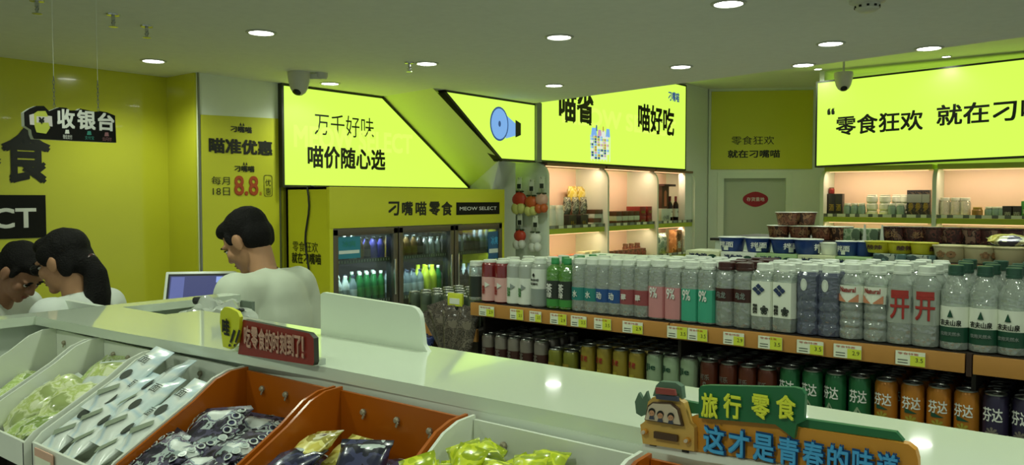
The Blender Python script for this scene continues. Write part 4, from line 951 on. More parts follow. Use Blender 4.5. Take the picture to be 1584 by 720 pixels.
# ------------------------------------------------------------------ end cap of the island and the hanging bags
t = empty('end_display', (-2.30, 2.62, 0), 'low orange-edged end display of small cans beside the drinks island', 'display stand')
b = B(); b.box((0, .03, 1.165), (.44, .46, .022), 'shelf_dark'); b.box((0, .03, .58), (.40, .42, 1.15), 'shelf_dark'); b.build('carcass', t)
b = B(); b.box((-.226, .03, 1.158), (.012, .46, .05), 'orange_board'); b.box((0, -.206, 1.158), (.44, .012, .05), 'orange_board'); b.build('shelf_edge', t)
mat('can_cream', '5c6858', .3, .4)
SC_ = None
for r_ in range(5):
    for c_ in range(6):
        x, y = -2.485 + c_ * .068, 2.47 + r_ * .070
        lab = 'small grey green drink can on the end display, %s file, %s back' % (ORD[c_], ORD[r_])
        if SC_ is None: SC_ = can(lab, .125, .026, mat('can_sage', '66725c', .3, .4), [('茶', .5, .02, .034, 'sleeve_dark', FR)], 'can_cream'); SC_['group'] = 'small cans on the end display'; SC_.location = (x, y, 1.1765)
        else: copy_tree(SC_, (x, y, 1.1765), lab, math.sin(r_ * 3 + c_ * 5))
blotch('nut_film', ['4a433c', '5c5248', '3c3630', '6a6054', '4c443c', '7a7062'], 30, .2, 5, .4)
t = empty('bag_strip', (-2.075, 2.30, 1.335), 'hanging clip strip with a yellow card holding grey snack bags', 'clip strip')
b = B(); b.box((0, -.02, -.02), (.075, .012, .05), 'tag_yellow', bev=.004); b.box((0, -.0265, -.025), (.05, .001, .022), 'paper_white'); b.build('header_card', t)
b = B(); b.box((0, -.02, -.06), (.03, .014, .03), 'black_plastic', bev=.004); b.box((0, -.012, -.15), (.022, .004, .22), 'clear_film'); b.build('clip', t)
for i, (x, y, z, a) in enumerate(((-2.13, 2.275, 1.20, .34), (-2.075, 2.265, 1.19, .05), (-2.025, 2.275, 1.19, -.22), (-2.16, 2.29, 1.18, .55))):
    o = packet('nut_bag', .085, .21, .03, 'nut_film', seed=80 + i, band=None); tag(o, 'grey metallic nut bag hanging at the island corner, %s from the cooler' % ORD[(1, 2, 3, 0)[i]], 'snack bag', 'grey nut bags on the clip strip'); o.location = (x, y, z); o.rotation_euler = (PI / 2 - .08, -a, .4)
o = packet('candy_bag', .12, .10, .05, blotch('blue_bag_film', ['3c4a86', '5a6cae', '262e58', '9aa4c8'], 16, .25, 3, .4), seed=90); tag(o, 'blue snack bag below the small cans of the end display', 'snack bag'); o.location = (-2.36, 2.37, 1.10); o.rotation_euler = (1.1, .2, .7)
b = B(); b.box((0, 0, 0), (.40, .12, .016), 'orange_board'); tag(b.build('bag_ledge', None, (-2.36, 2.36, 1.045)), 'narrow orange ledge of the end display under a blue bag', 'ledge')

# ------------------------------------------------------------------ drinks cooler
CX0, CY0, CY1, CT = -5.34, 4.32, 6.63, 1.80
t = empty('drinks_cooler', (-5.63, 5.475, 0), 'yellow three-door drinks cooler with a black lettered header', 'cooler')
o = Vector((-5.63, 5.475, 0)); L = CY1 - CY0; HZ = 1.452
b = B()
b.box((0, -L / 2 + .02, CT / 2), (.58, .04, CT), 'cooler_yellow'); b.box((0, L / 2 - .02, CT / 2), (.58, .04, CT), 'cooler_yellow')
b.box((-.28, 0, CT / 2), (.03, L, CT), 'shelf_dark'); b.box((0, 0, CT - .01), (.58, L, .02), 'cooler_yellow'); b.box((0, 0, .15), (.56, L - .08, .3), 'cooler_yellow'); b.build('cabinet', t)
b = B(); b.box((.275, 0, (CT + HZ) / 2), (.04, L + .004, CT - HZ), 'cooler_yellow', bev=.006); hd = b.build('header', t)
P = (Vector((CX0 + .0055, 0, 0)) - o, VY, VZ, VX)
def cq(px, py): q = on(px, py, X=CX0); return q.y, q.z
b = B()
for ch, x0, x1 in (('刁', 600, 617), ('嘴', 621, 638), ('喵', 642, 659), ('零', 663, 680), ('食', 682, 699)):
    a = cq(x0, 334); c = cq(x1, 312); b.text(ch, P, a[0], a[1], c[0] - a[0], c[1] - a[1], 'black_ink', .001, .03)
a = cq(705, 333); c = cq(772, 313); b.flat([(a[0], a[1]), (c[0], a[1]), (c[0], c[1]), (a[0], c[1])], P, 'black_sign', .001)
b.text('MEOW SELECT', P, a[0] + .05, a[1] + .045, c[0] - a[0] - .10, c[1] - a[1] - .09, 'white_ink', .0025, .012)
b.build('header_lettering', t)
b = B(); PK = (Vector((0, CY0 - .002, 0)) - o, VX, VZ, -VY)
def kq(px, py): q = on(px, py, Y=CY0); return q.x, q.z
for s, x0, y0, x1, y1, bd in (('零食狂欢', 453, 389, 492, 375, 0), ('就在刁嘴喵', 452, 407, 497, 393, .02)):
    a = kq(x0, y0); c = kq(x1, y1); b.text(s, PK, a[0], a[1], c[0] - a[0], c[1] - a[1], 'black_ink', .001, bd)
b.build('side_lettering', t)
DW = (L - .06) / 3
for k in range(3):
    y0 = -L / 2 + .03 + k * DW; yc = y0 + DW / 2
    b = B(); fw = .055
    for yy, zz, sy, sz in ((y0 + fw / 2 + .006, .88, fw, 1.13), (y0 + DW - fw / 2 - .006, .88, fw, 1.13), (yc, HZ - .035, DW - .012, .06), (yc, .335, DW - .012, .06)):
        b.box((.275, yy, zz), (.036, sy, sz), 'bronze_metal', bev=.006)
    d = b.build('door', t)
    b = B(); b.box((.268, yc, .88), (.006, DW - .12, 1.05), 'glass'); b.build('glass_pane', d)
    b = B(); b.box((.300, y0 + DW - .05 if k < 2 else y0 + .05, 1.0), (.016, .022, .32), 'steel', bev=.005); b.build('handle', d)
for k in range(3):
    yc = -L / 2 + .03 + k * DW + DW / 2
    for z in (.40, .775, 1.145):
        b = B(); b.box((-.02, yc, z), (.44, DW - .03, .008), 'wire_grey'); b.box((.205, yc, z + .012), (.006, DW - .03, .036), 'wire_grey')
        for q in range(22): b.box((.2085, yc - DW / 2 + .04 + q * (DW - .08) / 21, z + .012), (.002, .008, .022), 'paper_white')
        b.build('shelf', t)
    if k: b = B(); b.box((.2, yc - DW / 2, .88), (.10, .035, 1.13), 'black_plastic'); b.build('mullion', t)
    b = B(); b.box((.16, yc, 1.42), (.02, DW - .12, .014), 'cold_led'); b.build('light_tube', t)
    ld = bpy.data.lights.new('cooler_lamp', 'AREA'); ld.shape = 'RECTANGLE'; ld.size = .05; ld.size_y = DW - .1; ld.energy = 3.8; ld.color = (.75, .95, 1)
    lo = bpy.data.objects.new('cooler_lamp', ld); COL.objects.link(lo); lo.parent = t; lo.location = (.14, yc, 1.40); lo.rotation_euler = (0, .35, 0)
    lo = bpy.data.objects.new('cooler_lamp', ld); COL.objects.link(lo); lo.parent = t; lo.location = (.19, yc, 1.125); lo.rotation_euler = (0, .35, 0)  # extra lamp without a tube, added to brighten the lower bottles
b = B(); pts = [on(475 + 3 * math.sin(k * .8), 290 + k * 14, Y=CY0 - .012) - o for k in range(12)]
pts = [on(486, 289, Y=CY0 + .02) - o, on(480, 288, Y=CY0 - .008) - o] + pts; b.tube(pts, .008, 'black_plastic', 8); b.build('power_cord', t)
def wall_bottle(label, h, r, body, cap, band, group):
    tt = empty('cooler_bottle', (0, 0, 0), label, 'bottle', group)
    b = B(); b.lathe([(r * .85, 0), (r, .006), (r, h * .62), (r * .9, h * .70), (r * .42, h * .88), (r * .4, h * .92)], body, 14)
    if band: b.lathe([(r * 1.012, h * .2), (r * 1.012, h * .52)], band, 14)
    b.build('body', tt)
    b = B(); b.lathe([(r * .45, h * .91), (r * .45, h * .995), (r * .38, h), (0, h)], cap, 12); b.build('cap', tt); return tt
CB = {}
mat('cool_white', 'cdd6d2', .35); mat('cool_amber', '8a6a3c', .3); mat('cool_violet', '6a62c0', .3); mat('cool_lime', 'c6d23a', .3); mat('cool_dark', '3a342e', .35); clear('cool_green', '3fae5c', .06, .35, .3, '2f8a48'); clear('cool_clear', 'ccd8d8', .08, .4, .3, '9aaab0')
KC = {'white': ('cool_white', 'white_plastic', 'sleeve_grey', .25, .036), 'green': ('cool_green', 'white_plastic', 'sleeve_green', .27, .036), 'amber': ('cool_amber', 'can_silver', 'can_gold', .21, .034), 'violet': ('cool_violet', 'black_plastic', None, .21, .036),
      'dark': ('cool_dark', 'black_plastic', 'can_rim_brown', .20, .034), 'clear': ('cool_clear', 'slate_ink', 'cool_white', .25, .036), 'lime': ('cool_lime', 'cool_lime', None, .28, .045), 'silver': ('can_silver', 'can_silver', None, .18, .034)}
LAY = {(0, 2): ['dark', 'dark', 'dark', 'white', 'amber', 'dark', 'violet', 'violet'], (0, 1): ['white', 'white', 'white', 'clear', 'green', 'green', 'green', 'green'], (1, 2): ['amber', 'amber', 'amber', 'amber', 'dark', 'silver', 'silver', 'silver'],
       (1, 1): ['clear', 'clear', 'clear', 'clear', 'clear', 'lime', 'lime', 'green'], (2, 2): ['dark', 'dark', 'silver', 'dark', 'dark', 'dark', 'clear', 'clear'], (2, 1): ['dark', 'amber', 'dark', 'dark', 'white', 'clear', 'white', 'clear']}
for (dk, sh), row in LAY.items():
    yc = o.y - L / 2 + .03 + dk * DW
    for rw in range(2):
        for i, k in enumerate(row):
            x, y, z = o.x + .15 - rw * .11, yc + .085 + i * (DW - .17) / 7, (.40, .775, 1.145)[sh] + .0045
            lab = '%s cooler bottle behind the %s glass door, %s shelf, %s %s' % ({'cool_white': 'white', 'cool_green': 'green', 'cool_amber': 'amber', 'cool_violet': 'violet', 'cool_dark': 'dark', 'cool_clear': 'clear', 'cool_lime': 'bright yellow', 'can_silver': 'silver'}[KC[k][0]], ORD[dk], ('low', 'lower', 'upper')[sh], ORD[i], ('in front', 'behind')[rw])
            if k not in CB: CB[k] = wall_bottle(lab, KC[k][3], KC[k][4], KC[k][0], KC[k][1], KC[k][2], 'bottles in the cooler'); CB[k].location = (x, y, z)
            else: copy_tree(CB[k], (x, y, z), lab, .5 * i)
for (x0, y0, x1, y1, lab, m) in ((528, 366, 563, 402, 'teal promotion sticker on the first glass door of the cooler', 'teal'), (761, 358, 779, 402, 'tall blue sticker on the edge of the third cooler door', 'blue')):
    a = on(x0, y1, X=CX0 + .035); c = on(x1, y0, X=CX0 + .035)
    t = empty('door_sticker', (CX0 - .012, (a.y + c.y) / 2, (a.z + c.z) / 2), lab, 'sticker'); w2, h2 = (c.y - a.y) / 2, (c.z - a.z) / 2
    PP = (Vector((0, 0, 0)), VY, VZ, VX)
    b = B(); b.prism([(-w2, -h2), (w2, -h2), (w2, h2), (-w2, h2)], PP, mat('sticker_' + m, '2c7a90' if m == 'teal' else '245a86', .4), .002); b.build('sheet', t)
    b = B(); b.flat([(-w2 * .9, -h2 * .55), (w2 * .9, -h2 * .55), (w2 * .9, -h2 * .25), (-w2 * .9, -h2 * .25)], PP, 'cool_white', .001); b.text('冰爽', PP, -w2 * .6, h2 * .05, w2 * 1.2, h2 * .6, 'sleeve_teal' if m == 'teal' else 'sky_ink', .001, .02); b.build('printing', t)

# ------------------------------------------------------------------ lit shelving under the basket light box
UY = [7.02, 8.24, 9.47, 10.58]; XF, XK = -5.10, -5.50
t = empty('shelf_unit', (-5.3, 8.8, 0), 'white shelving with round-topped dividers and warm lit bays under the basket sign', 'shelving'); o = Vector((-5.3, 8.8, 0))
b = B(); b.box((XK - .03 - o.x, 0, 1.05), (.03, 3.6, 2.10), 'peach_panel'); b.build('back_panel', t)
for i, y in enumerate(UY):
    b = B(); top = 2.095 if i == 0 else 2.08
    pts = [(.24, 0), (.24, top - .16)] + [(.08 + .16 * math.cos(a), top - .16 + .16 * math.sin(a)) for a in [math.radians(v) for v in range(0, 91, 10)]] + [(-.22, top), (-.22, 0)]
    b.prism(pts, (Vector((0, y - o.y, 0)), VX, VZ, -VY), 'panel_white', .035); bmesh.ops.recalc_face_normals(b.bm, faces=b.bm.faces[:]); b.build('divider', t)
for i in range(3):
    ya, yb = UY[i] + .04 - o.y, UY[i + 1] - .005 - o.y
    for z in (.50, .93, 1.37):
        b = B(); b.box((0, (ya + yb) / 2, z - .028), (.40, yb - ya, .056), 'shelf_green'); s = b.build('shelf', t)
        b = B(); b.box((.203, (ya + yb) / 2, z + .020), (.006, yb - ya, .036), 'wire_grey')
        for q in range(7): b.box((.2075, ya + .1 + q * (yb - ya - .2) / 6, z + .020), (.003, .09, .03), 'tag_white' if q % 3 else 'sleeve_grey')
        b.build('price_rail', s)
    b = B(); b.box((.02, (ya + yb) / 2, 2.075), (.38, yb - ya, .03), mat('valance_brown', '8a6848', .5)); s = b.build('valance', t)
    for z in (2.055, 1.308, .868):
        b = B(); b.box((.15, (ya + yb) / 2, z), (.014, yb - ya - .1, .008), 'warm_led'); b.build('led_strip', t)
        ld = bpy.data.lights.new('strip_lamp', 'AREA'); ld.shape = 'RECTANGLE'; ld.size = .03; ld.size_y = yb - ya - .1; ld.energy = WARM_W * (1 if z > 2 else .55); ld.color = (1.0, .72, .48)
        lo = bpy.data.objects.new('strip_lamp', ld); COL.objects.link(lo); lo.parent = t; lo.location = (.14, (ya + yb) / 2, z - .008); lo.rotation_euler = (0, .45, 0)
SX = -5.26
def sy(px, X=SX): return on(px, 330, X=X).y
def simple_jar(label, r, h, m, capm, group, name='jar', cat='jar', n=16):
    tt = empty(name, (0, 0, 0), label, cat, group); b = B(); b.lathe([(r * .9, 0), (r, .006), (r, h * .72), (r * .82, h * .82), (r * .8, h * .86)], m, n); b.build('body', tt)
    b = B(); b.lathe([(r * .86, h * .85), (r * .86, h * .98), (r * .8, h), (0, h)], capm, n); b.build('lid', tt); return tt
def carton(label, w_, d_, h_, m, loc, group=None, txt=None, tm='black_ink', face='X', name='carton', cat='box', band=None):
    tt = empty(name, loc, label, cat, group); b = B(); b.box((0, 0, h_ / 2), (d_, w_, h_) if face == 'X' else (w_, d_, h_), m, bev=.003); b.build('body', tt)
    P = (Vector((d_ / 2 + .0005, 0, 0)), VY, VZ, VX) if face == 'X' else (Vector((0, -d_ / 2 - .0005, 0)), VX, VZ, -VY)
    if txt or band:
        b = B()
        if band: b.flat([(-w_ / 2 + .002, h_ * .55), (w_ / 2 - .002, h_ * .55), (w_ / 2 - .002, h_ * .85), (-w_ / 2 + .002, h_ * .85)], P, band, .0005)
        if txt: b.text(txt, P, -w_ * .34, h_ * .25, w_ * .68, h_ * .3, tm, .001, .02)
        b.build('printing', tt)
    return tt
Z1, Z2 = 1.3705, .9305
mat('jar_white', 'cfd8cc', .4); mat('box_black', '2a2a28', .35); mat('box_red', '8e2a24', .4); mat('box_brown', '5a3a26', .45)
for i, px in enumerate((853, 863)):
    j = simple_jar('white canister at the front of the first lit bay, %s from the divider' % ORD[i], .055, .26, 'jar_white', 'paper_white', 'white canisters'); j.location = (-5.20, sy(px, -5.20) + .02 * i, Z1)
for i, px in enumerate((877, 890, 902)):
    o2 = packet('snack_bag', .13, .20, .07, blotch('grey_bag', ['8a8f80', 'c8ccb8', '5a5e52', 'a8a890', '3c3e38'], 12, .3), seed=100 + i); tag(o2, 'grey patterned bag standing on a black box in the first lit bay, %s one' % ORD[i], 'snack bag', 'grey bags in the first bay'); o2.location = (-5.24, sy(px, -5.24), Z1 + .25); o2.rotation_euler = (PI / 2, 0, PI / 2)
for i, px in enumerate((875, 893)):
    carton('black box on the upper shelf of the first lit bay, %s one' % ORD[i], .15, .2, .145, 'box_black', (-5.24, sy(px, -5.24), Z1), 'black boxes in the first bay', '礼', 'can_gold')
for i, px in enumerate((885, 899)):
    o2 = packet('yellow_bag', .18, .20, .08, blotch('yellow_bag_film', ['d8c850', 'e6dc8c', 'c0a838', 'eee6b0'], 8, .3), seed=110 + i); tag(o2, 'large pale yellow bag at the back of the first lit bay, %s one' % ORD[i], 'snack bag', 'yellow bags in the first bay'); o2.location = (-5.42, sy(px, -5.42), Z1 + .38); o2.rotation_euler = (PI / 2, 0, PI / 2)
    carton('plain brown carton under the yellow bags in the first bay, %s one' % ORD[i], .18, .12, .27, 'box_brown', (-5.42, sy(px, -5.42), Z1), 'brown cartons under yellow bags')
mat('film_brown', '6a4c34', .35)
for i in range(4):
    carton('flat brown packet stacked beside the second divider, %s from the bottom' % ORD[i], .24, .16, .05, 'film_brown' if i % 2 else 'jar_white', (-5.24 + .01 * i, sy(917, -5.24), Z1 + .051 * i), 'flat packets in the first bay')
mat('film_coral', 'd07a58', .35)
for i, px in enumerate((853, 862, 872, 882, 892)):
    carton('coral box on the lower shelf of the first lit bay, %s from the left divider' % ORD[i], .10, .12, .13, 'film_coral', (-5.22, sy(px, -5.22), Z2), 'coral boxes', '果', 'paper_white')
for i, px in enumerate((902, 913, 921)):
    carton('green and cream box on the lower shelf of the first lit bay, %s one' % ORD[i], .10, .12, .15, 'box_cream', (-5.22, sy(px, -5.22), Z2), 'green cream boxes', '豆', 'sleeve_green', band='sleeve_green')
for i, px in enumerate((947, 957, 966, 975)):
    for k in range(3): carton('flat brown gift box in the second lit bay, stack %s, %s from bottom' % (ORD[i], ORD[k]), .125, .2, .058, 'box_brown' if k != 1 else 'jar_white', (-5.24, sy(px, -5.24), Z1 + .059 * k), 'flat gift boxes in the second bay')
for i, px in enumerate((984, 996)):
    for k in range(2): carton('dull red gift box in the second lit bay, stack %s, %s one' % (ORD[i], ('lower', 'upper')[k]), .155, .2, .115, 'box_red', (-5.24, sy(px, -5.24), Z1 + .116 * k), 'red gift boxes', '福', 'can_gold')
jj = None
for i, px in enumerate((946, 953, 960, 967, 974, 981, 988, 995)):
    lab = 'brown sauce jar on the lower shelf of the second lit bay, %s along' % ORD[i]
    if jj is None: jj = simple_jar(lab, .042, .13, blotch('sauce_jar', ['6a3c28', '8a5238', '4a2a1c', 'a07050'], 20, .3), 'film_brown', 'brown sauce jars'); jj.location = (-5.2, sy(px, -5.2), Z2)
    else: copy_tree(jj, (-5.2, sy(px, -5.2), Z2), lab)
for i, px in enumerate((968, 977, 986)): copy_tree(jj, (-5.33, sy(px, -5.33), Z2), 'brown sauce jar behind the front jars of the second bay, %s one' % ORD[i], scale=(1, 1, 1.45))
t2 = empty('gift_house', (-5.28, sy(1021, -5.28), Z1 + .20), 'tall wooden house-shaped gift case beside the wine bottles', 'gift case')
b = B(); b.box((0, 0, .15), (.16, .20, .30), 'box_brown'); b.box((.0805, 0, .12), (.003, .07, .18), 'film_coral'); b.lathe([(.035, -.002), (.035, .002)], 'film_coral', 16, (.0805, 0, .21), ax=Matrix.Rotation(PI / 2, 3, 'Y')); b.build('case', t2)
b = B(); b.box((.02, .02, .315), (.24, .34, .03), 'cap_brown', bev=.004); b.build('roof', t2)
carton('cream box under the wooden gift case', .26, .18, .195, 'jar_white', (-5.26, sy(1021, -5.26), Z1), None, '小酒', 'sleeve_grey')
wb_ = None
for i, px in enumerate((1036, 1045, 1053, 1060, 1066)):
    lab = 'dark wine bottle with red capsule in the third lit bay, %s along' % ORD[i]
    if wb_ is None:
        wb_ = empty('wine_bottle', (0, 0, 0), lab, 'wine bottle', 'wine bottles')
        b = B(); b.lathe([(.036, 0), (.040, .006), (.040, .20), (.034, .23), (.016, .265), (.015, .33), (.017, .332)], mat('wine_glass', '24140f', .08), 18); b.build('body', wb_)
        b = B(); b.lathe([(.0155, .255), (.0175, .27), (.0175, .335), (0, .337)], mat('capsule_red', '7a1e1c', .35), 16); b.build('capsule', wb_)
        b = B(); b.lathe([(.0405, .05), (.0405, .165)], 'paper_white', 18); b.wrap('葡萄酒', .0405, .12, .045, .02, 'black_ink', 0, .001, .01); b.build('paper_label', wb_)
        wb_.location = (-5.2, sy(px, -5.2), Z1 + .03)
    else: copy_tree(wb_, (-5.2, sy(px, -5.2), Z1 + .03), lab)
b = B(); b.box((0, 0, .015), (.16, .62, .028), 'box_black'); tag(b.build('wine_tray', None, (-5.2, sy(1051, -5.2), Z1)), 'low black tray carrying the red-capped wine bottles', 'tray')
o2 = packet('tea_bag', .24, .30, .09, blotch('teal_pack', ['6c8a7c', '9ab0a0', '4a6458'], 10, .3), seed=121); tag(o2, 'grey green bag on the lower shelf of the third lit bay', 'snack bag'); o2.location = (-5.22, sy(1024, -5.22), Z2 + .155); o2.rotation_euler = (PI / 2, 0, PI / 2)
for i, px in enumerate((1045, 1056)): carton('tall tan coffee bag on the lower shelf of the third bay, %s one' % ORD[i], .16, .12, .34, blotch('tan_pack', ['9a6a40', 'b88a5c', '6c4628'], 10, .3), (-5.2, sy(px, -5.2), Z2), 'tan coffee bags', '香', 'paper_white', name='coffee_bag', cat='bag')
# hanging net bags on the front divider
clear('net', 'e8ece0', .2, .5, .2)
mat('fruit_red', 'c2402a', .4); mat('fruit_pink', 'd8a898', .5); mat('fruit_orange', 'c8602c', .4); mat('fruit_lemon', 'd0d078', .5); mat('toy_white', 'd8dad2', .6); mat('leaf_dark', '39452c', .5)
for i, (px, py, m1, m2, lab, s) in enumerate(((803, 312, 'fruit_red', 'fruit_lemon', 'bright red plush fruit bag, leftmost of the upper hanging pair', 1.15), (822, 316, 'fruit_orange', 'fruit_lemon', 'orange plush fruit bag hanging in the middle of the white divider', .95), (838, 312, 'fruit_pink', 'fruit_orange', 'pale pink plush fruit bag hanging at the divider edge', .9), (804, 368, 'fruit_red', 'toy_white', 'red and white plush bag under the bright red one', .9), (828, 372, 'toy_white', 'toy_white', 'white plush animal bag at the bottom of the divider', .9))):
    p = on(px, py, Y=6.93); t2 = empty('plush_bag', p, lab, 'plush toy')
    b = B(); b.ell((0, 0, .02), (.085 * s, .05, .075 * s), m1, 16, 10); b.ell((-.03, -.01, -.075), (.055 * s, .045, .06 * s), m2, 14, 8); b.ell((.035, -.01, -.07), (.05 * s, .045, .055 * s), m2, 14, 8); b.build('toy', t2)
    b = B()
    for q in range(7): a = q * .9; b.ell((.045 * math.cos(a), .02 * math.sin(a), .095 * s), (.022, .012, .010), 'leaf_dark', 8, 6, (0, 0, a))
    b.build('leaves', t2)
    b = B(); b.box((0, .0, .20), (.065, .004, .13), 'paper_white'); b.box((0, -.003, .165), (.05, .003, .05), 'sleeve_dark'); b.tube([(0, .0, .10), (0, .0, .15)], .003, 'wire_grey', 6); b.build('hang_card', t2)
    b = B(); b.tube([(0, .058, .245), (0, -.01, .245), (0, -.02, .26)], .004, 'steel', 6); b.build('hook', t2)

# ------------------------------------------------------------------ right-hand shelving under the slogan box
RYF = 10.40
t = empty('shelf_unit', (-1.2, 10.65, 0), 'white shelving with warm bays under the long slogan light box', 'shelving'); o = Vector((-1.2, 10.65, 0))
b = B(); b.box((0, .24, 1.05), (4.1, .03, 2.10), 'peach_panel'); b.build('back_panel', t)
RX = [-3.24, -1.96, -.60, .80]
for i, x in enumerate(RX):
    b = B(); pts = [(-.22, 0), (-.22, 1.90)] + [(-.06 - .16 * math.cos(a), 1.90 + .16 * math.sin(a)) for a in [math.radians(v) for v in range(0, 91, 10)]] + [(.22, 2.06), (.22, 0)]
    b.prism(pts, (Vector((x - o.x, 0, 0)), VY, VZ, VX), 'panel_white', .045); bmesh.ops.recalc_face_normals(b.bm, faces=b.bm.faces[:]); b.build('divider', t)
for i in range(3):
    xa, xb = RX[i] + .005 - o.x, RX[i + 1] - .05 - o.x
    for z in (.60, 1.05, 1.475):
        b = B(); b.box(((xa + xb) / 2, 0, z - .032), (xb - xa, .42, .064), 'shelf_green'); s = b.build('shelf', t)
        b = B(); b.box(((xa + xb) / 2, -.213, z + .022), (xb - xa, .006, .040), 'wire_grey')
        for q in range(9): b.box((xa + .08 + q * (xb - xa - .16) / 8, -.2175, z + .022), (.10 if q % 2 else .06, .003, .036), 'tag_white')
        b.build('price_rail', s)
    b = B(); b.box(((xa + xb) / 2, 0, 2.075), (xb - xa, .42, .06), 'shelf_green'); b.build('valance', t)
    for z in (2.03, 1.40):
        b = B(); b.box(((xa + xb) / 2, -.15, z + .006), (xb - xa - .1, .014, .008), 'warm_led'); b.build('led_strip', t)
        ld = bpy.data.lights.new('strip_lamp', 'AREA'); ld.shape = 'RECTANGLE'; ld.size_y = .03; ld.size = xb - xa - .1; ld.energy = WARM_W * (1.0 if z > 2 else .5); ld.color = (1.0, .76, .54)
        lo = bpy.data.objects.new('strip_lamp', ld); COL.objects.link(lo); lo.parent = t; lo.location = ((xa + xb) / 2, -.15, z - .004); lo.rotation_euler = (.45, 0, 0)
Z3 = 1.4755; RYY = 10.62
def rx(px, Y=RYY): return on(px, 320, Y=Y).x
for i, px in enumerate((1276, 1288, 1299)): carton('dark liquor box at the left end of the right shelves, %s along' % ORD[i], .085, .1, .29, 'box_black', (rx(px), RYY, Z3), 'dark liquor boxes', '酒', 'can_gold', 'Y')
for i, px in enumerate((1275, 1286)):
    j = simple_jar('dull red small jar on top of the dark liquor boxes, %s one' % ORD[i], .035, .08, 'box_red', 'film_brown', 'red jars on the liquor boxes'); j.location = (rx(px), RYY, Z3 + .2905)
jr = None
mat('jar_teal', '6c8a80', .3); mat('tub_white', 'd4dccf', .4)
for i, px in enumerate((1312, 1323, 1334, 1381, 1394)):
    lab = 'teal green jar on the right shelf, %s from the door side' % ORD[i]
    if jr is None: jr = simple_jar(lab, .046, .17, 'jar_teal', 'tub_white', 'teal jars'); jr.location = (rx(px), RYY - .03, Z3)
    else: copy_tree(jr, (rx(px), RYY - .03, Z3), lab)
tb = None
for c_, px in enumerate((1349, 1369, 1388, 1401)):
    for k in range(3):
        yy = RYY + (.0 if c_ < 2 else .10)
        lab = 'white tub in the stacks of the right shelf, stack %s, %s from bottom' % (ORD[c_], ORD[k])
        if tb is None: tb = simple_jar(lab, .066, .092, 'tub_white', 'lid_white', 'white tubs on the right shelf', 'tub', 'tub'); tb.location = (rx(px, yy), yy, Z3)
        else: copy_tree(tb, (rx(px, yy), yy, Z3 + .0925 * k), lab)
for i, px in enumerate((1410, 1421, 1433)): carton('dark tall gift box beside the second divider of the right shelves, %s along' % ORD[i], .085, .1, .33, blotch('gift_dark', ['2a2a34', '3c3a44', '201e24', '6a5a50'], 26, .35), (rx(px), RYY, Z3), 'dark gift boxes', '参', 'can_gold', 'Y', band='sleeve_grey')
cj = None
for i, px in enumerate((1462, 1478, 1493)):
    lab = 'pale clear jar in the second bay of the right shelves, %s along' % ORD[i]
    if cj is None: cj = simple_jar(lab, .060, .24, 'pet_clear', 'lid_white', 'clear jars'); cj.location = (rx(px), RYY, Z3)
    else: copy_tree(cj, (rx(px), RYY, Z3), lab)
j = simple_jar('amber honey jar between pale jars on the right shelf', .055, .13, mat('amber_jar', '96743c', .25), 'can_gold', None); j.location = (rx(1513), RYY - .04, Z3)
for i, px in enumerate((1530, 1541, 1551)): copy_tree(jr, (rx(px), RYY - .02, Z3), 'dark teal jar beside the amber jar on the right shelf, %s one' % ORD[i], scale=(.9, .9, .8))
for i, px in enumerate((1560, 1574)): carton('black flat box near the right edge of the upper right shelf, %s one' % ORD[i], .105, .12, .145, 'box_black', (rx(px), RYY, Z3), 'black boxes on the right shelf', '茶', 'sleeve_grey', 'Y')
for i, px in enumerate((1588, 1600)): carton('green box at the cropped end of the right shelf, %s one' % ORD[i], .09, .12, .20, 'sleeve_green', (rx(px), RYY, Z3), 'green boxes on the right shelf', '茗', 'paper_white', 'Y')

# ------------------------------------------------------------------ cashier screen behind the counter
t = empty('cashier_screen', (-2.95, 1.74, 1.1605), 'tilted cashier touch screen in a pale housing, lit bluish', 'monitor')
yw = math.radians(-51); RM = Euler((math.radians(-26), 0, math.radians(47))).to_matrix()
c0 = Vector((0, 0, .17))
b = B(); b.box(c0, (.27, .022, .17), 'white_plastic', RM, .006); b.build('housing', t)
n_ = RM @ Vector((0, -1, 0)); u_ = RM @ Vector((1, 0, 0)); v_ = RM @ Vector((0, 0, 1)); PM = (c0 + n_ * .0118, u_, v_, n_)
b = B(); b.flat([(-.123, -.073), (.123, -.073), (.123, .073), (-.123, .073)], PM, 'black_plastic', .0003); b.flat([(-.115, -.064), (.115, -.064), (.115, .064), (-.115, .064)], PM, 'screen_glow', .0008); b.flat([(-.11, -.06), (-.06, -.06), (-.06, .06), (-.11, .06)], PM, mat('screen_pane', '5a5c90', .3, emit='5a64a4', es=.6), .0014); b.flat([(.06, .035), (.11, .035), (.11, .06), (.06, .06)], PM, 'screen_light', .0014); b.build('screen', t)
b = B(); b.prism([(-.09, 0), (.09, 0), (.03, .17), (-.01, .17)], (u_ * -.125, Vector((-.6, .8, 0)).normalized(), VZ, -u_), 'white_plastic', .014); b.prism([(-.09, 0), (.09, 0), (.03, .17), (-.01, .17)], (u_ * .125, Vector((-.6, .8, 0)).normalized(), VZ, -u_), 'white_plastic', -.014); b.box((0, 0, .008), (.24, .20, .016), 'white_plastic', (0, 0, math.radians(47)), .004); bmesh.ops.recalc_face_normals(b.bm, faces=b.bm.faces[:]); b.build('stand', t)
t = empty('cashier_desk', (-2.96, 1.81, 0), 'lower cashier desk behind the white counter', 'desk')
b = B(); b.box((.0, -.06, 1.148), (.30, .32, .024), 'counter_white', bev=.003); b.build('desktop', t); b = B(); b.box((.0, -.06, .568), (.26, .28, 1.136), 'panel_white'); b.build('cabinet', t)

